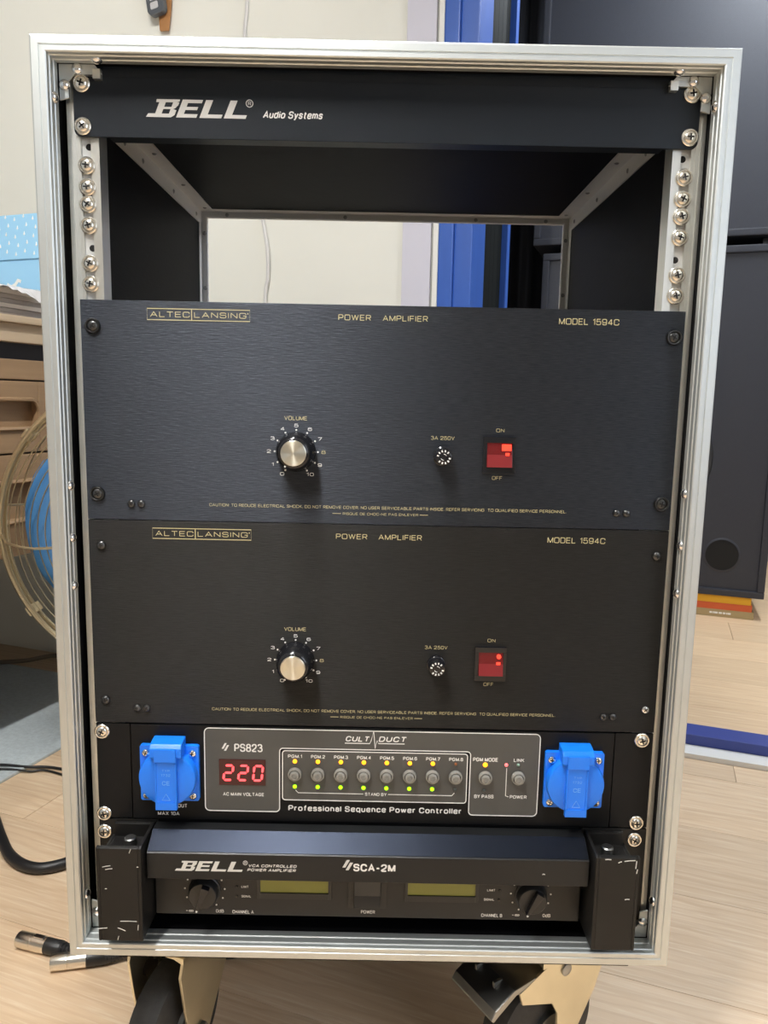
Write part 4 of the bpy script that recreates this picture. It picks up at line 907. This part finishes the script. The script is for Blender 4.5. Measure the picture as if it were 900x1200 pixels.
# papers heaped on the desk edge
for k in range(7):
    sh = MB(1); nx, ny = 10, 6; W0, D0 = 0.20, 0.27; th = 0.007 if k < 6 else 0.002
    z0 = DZ+0.0004+k*0.0076; a = random.uniform(-0.10, 0.10); ph = random.uniform(0, 6)
    P = []
    for lay in (0, 1):
        for i in range(nx+1):
            for j in range(ny+1):
                u_, v_ = (i/nx-0.5)*W0, (j/ny-0.5)*D0
                wv_ = 0.0005*math.sin(ph+9*i/nx+4*j/ny)
                P.append((u_*math.cos(a)-v_*math.sin(a)-0.925+random.uniform(-1, 1)*0.0005, u_*math.sin(a)+v_*math.cos(a)+0.395, z0+lay*th+max(wv_, 0)))
    st_ = (nx+1)*(ny+1); F = []
    for i in range(nx):
        for j in range(ny):
            q = i*(ny+1)+j
            F.append((st_+q, st_+q+1, st_+q+ny+2, st_+q+ny+1)); F.append((q, q+ny+1, q+ny+2, q+1))
    for i in range(nx):
        for j0 in (0, ny):
            q = i*(ny+1)+j0; F.append((q, q+ny+1, st_+q+ny+1, st_+q))
    for j in range(ny):
        for i0 in (0, nx):
            q = i0*(ny+1)+j; F.append((q, q+1, st_+q+1, st_+q))
    sh.add(P, F)
    o = sh.build('paper_bundle', 'paper' if k in (2, 5, 6) else 'paper_grey', None, ROOM, smooth=40)
    tag(o, ['lowest', 'second lowest', 'third lowest', 'middle', 'third highest', 'second highest', 'topmost'][k]+' sheaf of papers in the heap on the brown desk', 'papers', 'papers heaped on the desk')
# crumpled clear film over the papers
fl = MB(1); n = 14; P = []
for i in range(n+1):
    for j in range(n+1):
        u_, v_ = i/n, j/n
        sx_ = -0.995+u_*0.20; P.append((sx_, 0.36+v_*0.13, DZ+0.0505+0.0008*math.sin(u_*23+v_*7)+0.002*random.random()-max(0, sx_+0.812)/0.017*(0.005+0.030*max(0, v_-0.35)+0.007*random.random())))
fl.add(P, [(i*(n+1)+j, (i+1)*(n+1)+j, (i+1)*(n+1)+j+1, i*(n+1)+j+1) for i in range(n) for j in range(n)])
o = fl.build('plastic_wrapper', 'plastic_film', None, ROOM)
sm = o.modifiers.new('thickness', 'SOLIDIFY'); sm.thickness = 0.0008
tag(o, 'crumpled white plastic wrapper lying on the heaped papers', 'wrapper')

# fan
FC = Vector((-0.368, 0.565, -0.108)); FR = 0.236
fan = root('floor_fan', 'floor fan with gold wire guard and blue blades behind the rack', 'fan', (FC.x, FC.y+0.10, FLOOR))
FW = Matrix.Translation(FC)
def ring_pts(r, y, n=72): return [(r*math.cos(2*math.pi*i/n), y, r*math.sin(2*math.pi*i/n)) for i in range(n)]
rim = MB(1).tube(ring_pts(FR, 0), 0.0048, 8, closed=True).build('guard_rim', 'fan_wire', fan, FW, smooth=60)
MB(1).tube(ring_pts(FR-0.001, 0.014), 0.0030, 6, closed=True).build('guard_rim', 'fan_wire', fan, FW, smooth=60)
def dome(r, sgn, dep): return sgn*dep*math.sqrt(max(0, 1-(r/FR)**2))
for k in range(16):
    r = 0.032+k*0.0132
    MB(1).tube(ring_pts(r, dome(r, -1, 0.075), 64), 0.0010, 5, closed=True).build('guard_ring', 'fan_wire', rim, FW, smooth=60)
for k in range(11):
    r = 0.05+k*0.0175
    MB(1).tube(ring_pts(r, 0.014+dome(r, 1, 0.085), 64), 0.0010, 5, closed=True).build('guard_ring', 'fan_wire', rim, FW, smooth=60)
for k in range(6):
    q = math.radians(183+k*60); pts = []
    for i in range(9):
        r = FR-(FR-0.03)*i/8; q2 = q+0.10*math.sin(i/8*math.pi); pts.append((r*math.cos(q2), dome(r, -1, 0.078), r*math.sin(q2)))
    MB(1).tube(pts, 0.0023, 6).build('guard_spoke', 'fan_wire', rim, FW, smooth=60)
    q = math.radians(172+k*60); pts = [((FR-(FR-0.05)*i/6)*math.cos(q), 0.014+dome(FR-(FR-0.05)*i/6, 1, 0.088), (FR-(FR-0.05)*i/6)*math.sin(q)) for i in range(7)]
    MB(1).tube(pts, 0.0021, 6).build('guard_spoke', 'fan_wire', rim, FW, smooth=60)
for q in (142, 215, 40, 320):
    q = math.radians(q); Wc = FW @ Matrix.Rotation(-q, 4, 'Y') @ Matrix.Translation((FR, 0.006, 0))
    MB(1).box(-0.006, 0.008, -0.008, 0.018, -0.008, 0.008).build('guard_clip', 'fan_wire', fan, Wc, bevel=0.003)
for k in range(4):
    b_ = MB(1); n = 12; P = []; F = []
    for i in range(n+1):
        for j in range(7):
            rr = 0.035+0.166*j/6; wd = math.radians(62+36*math.sin(min(1, j/4)*math.pi/2)); a = math.radians(k*90+90)+(i/n-0.5)*wd
            if j == 6: rr -= 0.02*abs(2*i/n-1)**3
            P.append((rr*math.cos(a), 0.012+0.030*(i/n-0.5), rr*math.sin(a)))
    for i in range(n):
        for j in range(6): F.append((i*7+j, i*7+j+1, (i+1)*7+j+1, (i+1)*7+j))
    b_.add(P, F); o = b_.build('blade', 'fan_blue', fan, FW, smooth=60)
    m_ = o.modifiers.new('thickness', 'SOLIDIFY'); m_.thickness = 0.002
MB(1).lathe([(0, -0.028), (0.03, -0.022), (0.04, -0.005), (0.04, 0.03)], axis='y', seg=28).build('hub', 'fan_blue', fan, FW, smooth=40)
MB(1).lathe([(0.05, 0.03), (0.072, 0.05), (0.078, 0.11), (0.06, 0.16), (0.02, 0.175), (0, 0.175)], axis='y', seg=28).build('motor_housing', 'fan_dark', fan, FW, smooth=40)
MB(1).tube([(0, 0.10, -0.05), (0, 0.10, FLOOR-FC.z+0.03)], 0.016, 14).build('pole', 'fan_dark', fan, FW, smooth=40)
MB(1).tube([(0.05, 0.10, -0.33), (-0.15, 0.06, -0.17)], 0.005, 8).build('brace', 'fan_dark', fan, FW, smooth=40)
MB(1).lathe([(0.15, 0), (0.15, 0.012), (0.13, 0.024), (0.03, 0.04), (0, 0.04)], (0, 0.10, FLOOR-FC.z+0.0002), axis='z', seg=36).build('base', 'fan_dark', fan, FW, smooth=40)

# mat on the floor
tag(MB(1).prism(rounded([(-1.62, -0.5), (-0.821, -0.5), (-0.821, 0.80), (-1.62, 0.80)], 0.02), FLOOR+0.0002, FLOOR+0.006, 'z').build('floor_mat', 'mat_grey', None, ROOM, bevel=0.002), 'grey felt mat on the wood floor below the desk', 'mat')

def cable(name, pts, r, m, label, cat='cable', group=None, world=I4):
    P = [Vector(p) for p in pts]; out = []
    n = len(P)
    for i in range(n-1):
        p0, p1, p2, p3 = P[max(i-1, 0)], P[i], P[i+1], P[min(i+2, n-1)]
        for k in range(8):
            t = k/8; out.append(0.5*((2*p1)+(p2-p0)*t+(2*p0-5*p1+4*p2-p3)*t*t+(3*p1-p0-3*p2+p3)*t**3))
    out.append(P[-1])
    return tag(MB(1).tube(out, r, 8).build(name, m, None, world, smooth=60), label, cat, group)
F0 = FLOOR
cable('thin_cable', [(-1.40, 0.90, F0+0.009), (-1.15, 0.66, F0+0.009), (-0.95, 0.62, F0+0.009), (-0.80, 0.655, F0+0.009), (-0.68, 0.661, F0+0.0095), (-0.63, 0.662, F0+0.006), (-0.57, 0.663, F0+0.003), (-0.42, 0.60, F0+0.003), (-0.30, 0.52, F0+0.003)], 0.0026, 'cable_black', 'upper thin black lead crossing the floor from the mat edge')
cable('thin_cable', [(-1.42, 0.86, F0+0.009), (-1.17, 0.63, F0+0.009), (-0.95, 0.595, F0+0.009), (-0.80, 0.63, F0+0.009), (-0.672, 0.646, F0+0.0095), (-0.62, 0.650, F0+0.004), (-0.58, 0.652, F0+0.003), (-0.44, 0.58, F0+0.003), (-0.32, 0.49, F0+0.003)], 0.0020, 'cable_black', 'lower thin black lead just below the other on the floor')
cable('thick_cable', [(-0.72, 0.62, F0+0.0085), (-0.63, 0.53, F0+0.0085), (-0.565, 0.44, F0+0.0085), (-0.525, 0.39, F0+0.0085), (-0.485, 0.366, F0+0.0085), (-0.45, 0.372, F0+0.0085), (-0.40, 0.41, F0+0.0085), (-0.33, 0.46, F0+0.0085)], 0.0082, 'cable_black', 'thick black cable curving on the wood floor beside the rack')
cable('fan_cord', [(-1.25, 1.08, F0+0.012), (-1.05, 1.14, F0+0.012), (-0.938, 1.179, F0+0.012), (-0.885, 1.20, F0+0.010), (-0.832, 1.245, F0+0.008), (-0.74, 1.225, F0+0.007), (-0.58, 1.10, F0+0.007), (-0.45, 0.90, F0+0.007)], 0.0055, 'cable_tan', 'tan cord running low along the wall behind the mat')

# XLR plugs on the floor beside the caster
def xlr(p0, p1, label):
    a, b_ = Vector(p0), Vector(p1); d = (b_-a).normalized()
    W_ = Matrix.Translation(a) @ d.to_track_quat('Z', 'Y').to_matrix().to_4x4()
    r_ = root('xlr_plug', label, 'plug', group='plugs on the floor', world=W_)
    sh = MB(1).lathe([(0.0078, 0.004), (0.0078, 0.0), (0.0092, 0.0), (0.0096, 0.001), (0.0096, 0.019), (0.0088, 0.0195), (0.0088, 0.021), (0.0096, 0.0215), (0.0096, 0.040)], axis='z', seg=28).build('shell', 'nickel', r_, W_, smooth=35)
    MB(1).lathe([(0.0, 0.003), (0.0078, 0.003), (0.0078, 0.012)], axis='z', seg=20, cap=False).build('insert', 'black_plastic', sh, W_)
    MB(1).box(-0.003, 0.003, 0.0085, 0.0105, 0.023, 0.037).build('latch', 'chrome', sh, W_, bevel=0.0005)
    MB(1).lathe([(0.0092, 0.040), (0.0092, 0.060), (0.0085, 0.061)], axis='z', seg=24).build('collar', 'black_plastic', r_, W_, smooth=35)
    bt = MB(1); pr = []
    for i in range(6):
        z = 0.061+i*0.0042; r = 0.0085-i*0.0008; pr += [(r, z), (r, z+0.0030), (r-0.0012, z+0.0031), (r-0.0012, z+0.0041)]
    bt.lathe(pr, axis='z', seg=20); bt.build('strain_relief', 'cable_black', r_, W_, smooth=30)
    end = a+d*0.084
    return end, d
e1_, d1_ = xlr((-0.4325, 0.222, F0+0.0098), (-0.350, 0.200, F0+0.0098), 'silver plug on the floor, the farther of two, end outside the case corner')
e2_, d2_ = xlr((-0.3770, 0.1840, F0+0.0098), (-0.297, 0.200, F0+0.0098), 'silver plug on the floor, the nearer of two, right beside the caster')
cable('plug_lead', [e1_, e1_+d1_*0.010, (-0.330, 0.222, F0+0.007), (-0.30, 0.28, F0+0.005), (-0.20, 0.40, F0+0.005), (-0.08, 0.46, F0+0.005)], 0.0034, 'cable_black', 'black lead of the farther plug under the rack')
cable('plug_lead', [e2_, e2_+d2_*0.04, (-0.22, 0.20, F0+0.005), (-0.10, 0.22, F0+0.005), (0.05, 0.26, F0+0.005)], 0.0034, 'cable_black', 'black lead of the nearer plug under the rack')

# ================================================================== on the back wall
cable('white_cable', [(-0.645, TW-0.005, 1.3), (-0.650, TW-0.005, 1.0), (-0.653, TW-0.005, 0.90), (-0.658, TW-0.005, 0.85), (-0.650, TW-0.006, 0.70), (-0.628, TW-0.008, 0.56), (-0.616, TW-0.012, 0.494), (-0.602, TW-0.014, 0.42), (-0.603, TW-0.010, 0.36), (-0.611, TW-0.007, 0.31), (-0.612, TW-0.005, 0.1), (-0.61, TW-0.005, -0.3)], 0.0042, 'cable_white', 'white cable hanging down the cream wall', world=ROOM)
kh = root('wall_hook', 'small hook on the cream wall above the rack', 'hook', world=ROOM @ Matrix.Translation((-0.862, TW, 1.045)))
MB(1).tube([(-0.862, TW, 1.05), (-0.862, TW-0.02, 1.05), (-0.862, TW-0.028, 1.058), (-0.862, TW-0.030, 1.068)], 0.0022, 8).build('hook_wire', 'steel', kh, ROOM, smooth=60)
MB(1).lathe([(0.009, 0), (0.009, -0.002), (0, -0.003)], (-0.862, TW, 1.05), axis='y', seg=16).build('hook_plate', 'steel', kh, ROOM, smooth=40)
kf = root('key_fob', 'dark grey car key fob hanging on the cream wall', 'key fob', world=ROOM @ Matrix.Translation((-0.867, TW-0.024, 0.905)))
KX = ROOM @ Matrix.Translation((-0.866, TW-0.022, 0.956)) @ Matrix.Rotation(math.radians(-9), 4, 'Y')
MB(1).prism(rounded(rect(-0.021, 0.021, -0.047, 0.047), 0.012), -0.009, 0.006).build('fob_shell', 'fob_grey', kf, KX, bevel=0.003)
for z in (-0.030, -0.012, 0.006):
    MB(1).prism(rounded(rect(-0.011, 0.008, z-0.007, z+0.007), 0.003), -0.0102, -0.0088).build('fob_button', 'fob_button', kf, KX, bevel=0.0004)
MB(1).tube([(0.012*math.cos(a*math.pi/12), -0.002, 0.058+0.014*math.sin(a*math.pi/12)) for a in range(24)], 0.0012, 6, closed=True).build('key_ring', 'chrome', kf, KX, smooth=60)
kt = root('leather_tag', 'tan leather strap hanging behind the key fob', 'strap', world=ROOM @ Matrix.Translation((-0.848, TW-0.01, 0.88)))
MB(1).prism(rounded([(-0.864, 0.884), (-0.842, 0.882), (-0.835, 0.93), (-0.830, 1.0), (-0.842, 1.05), (-0.866, 1.05), (-0.870, 0.98)], 0.002), TW-0.012, TW-0.008).build('strap', 'leather', kt, ROOM, bevel=0.001)

# ================================================================== beyond the doorway
SP0, SP1, ST = -0.190, 0.556, 2.02
def speaker(z0, z1, label, port, SP0):
    sp = root('loudspeaker', label, 'loudspeaker', group='stacked loudspeakers', world=ROOM @ Matrix.Translation(((SP0+SP1)/2, ST+0.25, z0)))
    b_ = MB(1); t = 0.022
    b_.box(SP0, SP1, ST, ST+0.5, z0, z0+t); b_.box(SP0, SP1, ST, ST+0.5, z1-t, z1); b_.box(SP0, SP0+t, ST, ST+0.5, z0+t, z1-t); b_.box(SP1-t, SP1, ST, ST+0.5, z0+t, z1-t)
    b_.box(SP0+t, SP1-t, ST+0.48, ST+0.5, z0+t, z1-t)
    b_.build('cabinet', 'speaker_black', sp, ROOM, bevel=0.004)
    MB(1).box(SP0+t, SP1-t, ST+0.010, ST+0.03, z0+t, z1-t).build('baffle', 'speaker_black', sp, ROOM)
    if port:
        for px in (0.424, -0.06):
            MB(1).lathe([(0.049, 0.0075), (0.052, 0.0075), (0.056, 0.0095)], (px, ST, -0.366), axis='y', seg=36, cap=False).build('port_ring', 'speaker_black', sp, ROOM, smooth=40)
            MB(1).lathe([(0, 0.0085), (0.049, 0.0085)], (px, ST, -0.366), axis='y', seg=36, cap=False).build('port', 'black_hole', sp, ROOM)
    for cx_, cz_, rr in (((0.183, -0.06, 0.192),) if port else ((0.183, z0+0.36, 0.165),)):
        MB(1).lathe([(rr, 0.009), (rr-0.004, 0.001), (rr-0.018, 0.000), (rr-0.026, 0.006), (rr-0.045, 0.008), (rr-0.12, 0.028), (rr-0.125, 0.03), (0, 0.022)], (cx_, ST, cz_), axis='y', seg=56, cap=False).build('woofer', 'cone_paper', sp, ROOM, smooth=40)
speaker(-0.4975, 0.590, 'lower black loudspeaker on books beyond the doorway', True, -0.190)
speaker(0.6165, 1.50, 'upper black loudspeaker stacked on the other beyond the doorway', False, -0.224)
for s_ in (SP0+0.05, SP1-0.09):
    o = MB(1).box(s_, s_+0.04, ST+0.05, ST+0.45, 0.590, 0.6165).build('spacer', 'black_plastic', None, ROOM, bevel=0.002)
    tag(o, 'black spacer strip between the two stacked loudspeakers, %s side' % ('left' if s_ < 0 else 'right'), 'spacer')
zz = FLOOR
for nm, m_, th, s1, lab in (('book', 'book_beige', 0.0245, 0.532, 'beige book at the bottom of the stack under the loudspeaker'), ('book', 'book_orange', 0.022, 0.526, 'orange red book in the middle of the stack under the loudspeaker'), ('book', 'book_yellow', 0.026, 0.522, 'yellow book at the top of the stack under the loudspeaker')):
    bk = root('book', lab, 'book', group='books under the loudspeaker', world=ROOM @ Matrix.Translation((s1-0.13, ST+0.12, zz)))
    a, c = s1-0.27, s1; t0 = ST+0.012; cv = 0.003
    b_ = MB(1); b_.box(a, c, t0, t0+0.21, zz, zz+cv); b_.box(a, c, t0, t0+0.21, zz+th-cv, zz+th); b_.box(a, c, t0, t0+cv, zz+cv, zz+th-cv)
    b_.build('cover', m_, bk, ROOM, bevel=0.0008)
    MB(1).box(a+0.003, c-0.004, t0+cv, t0+0.205, zz+cv, zz+th-cv).build('pages', 'book_pages', bk, ROOM)
    if m_ == 'book_beige':
        b2 = MB(1); x = a+0.14
        for w_ in (0.010, 0.004, 0.014, 0.012, 0.010, 0.004, 0.012): b2.box(x, x+w_*0.8, t0-0.0004, t0+0.001, zz+0.010, zz+0.016); x += w_
        b2.build('spine_print', 'white_paint', bk, ROOM)
    zz += th
# black curtain
cu = MB(1); n = 90; P = []
for i in range(n+1):
    s_ = -1.1+i/n*1.05; t_ = 2.66+0.022*math.sin(i*0.75)+0.008*math.sin(i*1.9)
    for z_ in (FLOOR+0.02, CEIL-0.12): P.append((s_, t_, z_))
cu.add(P, [(2*i, 2*i+2, 2*i+3, 2*i+1) for i in range(n)])
o = cu.build('curtain', 'curtain_black', None, ROOM, smooth=60); m_ = o.modifiers.new('thickness', 'SOLIDIFY'); m_.thickness = 0.003
tag(o, 'black pleated curtain behind the loudspeakers beyond the doorway', 'curtain')
cable('blue_cable', [(0.62, 2.35, F0+0.004), (0.75, 2.38, F0+0.004), (0.9, 2.33, F0+0.004), (1.1, 2.36, F0+0.004)], 0.004, 'blue_paint', 'blue cable on the floor right of the loudspeaker', world=ROOM)
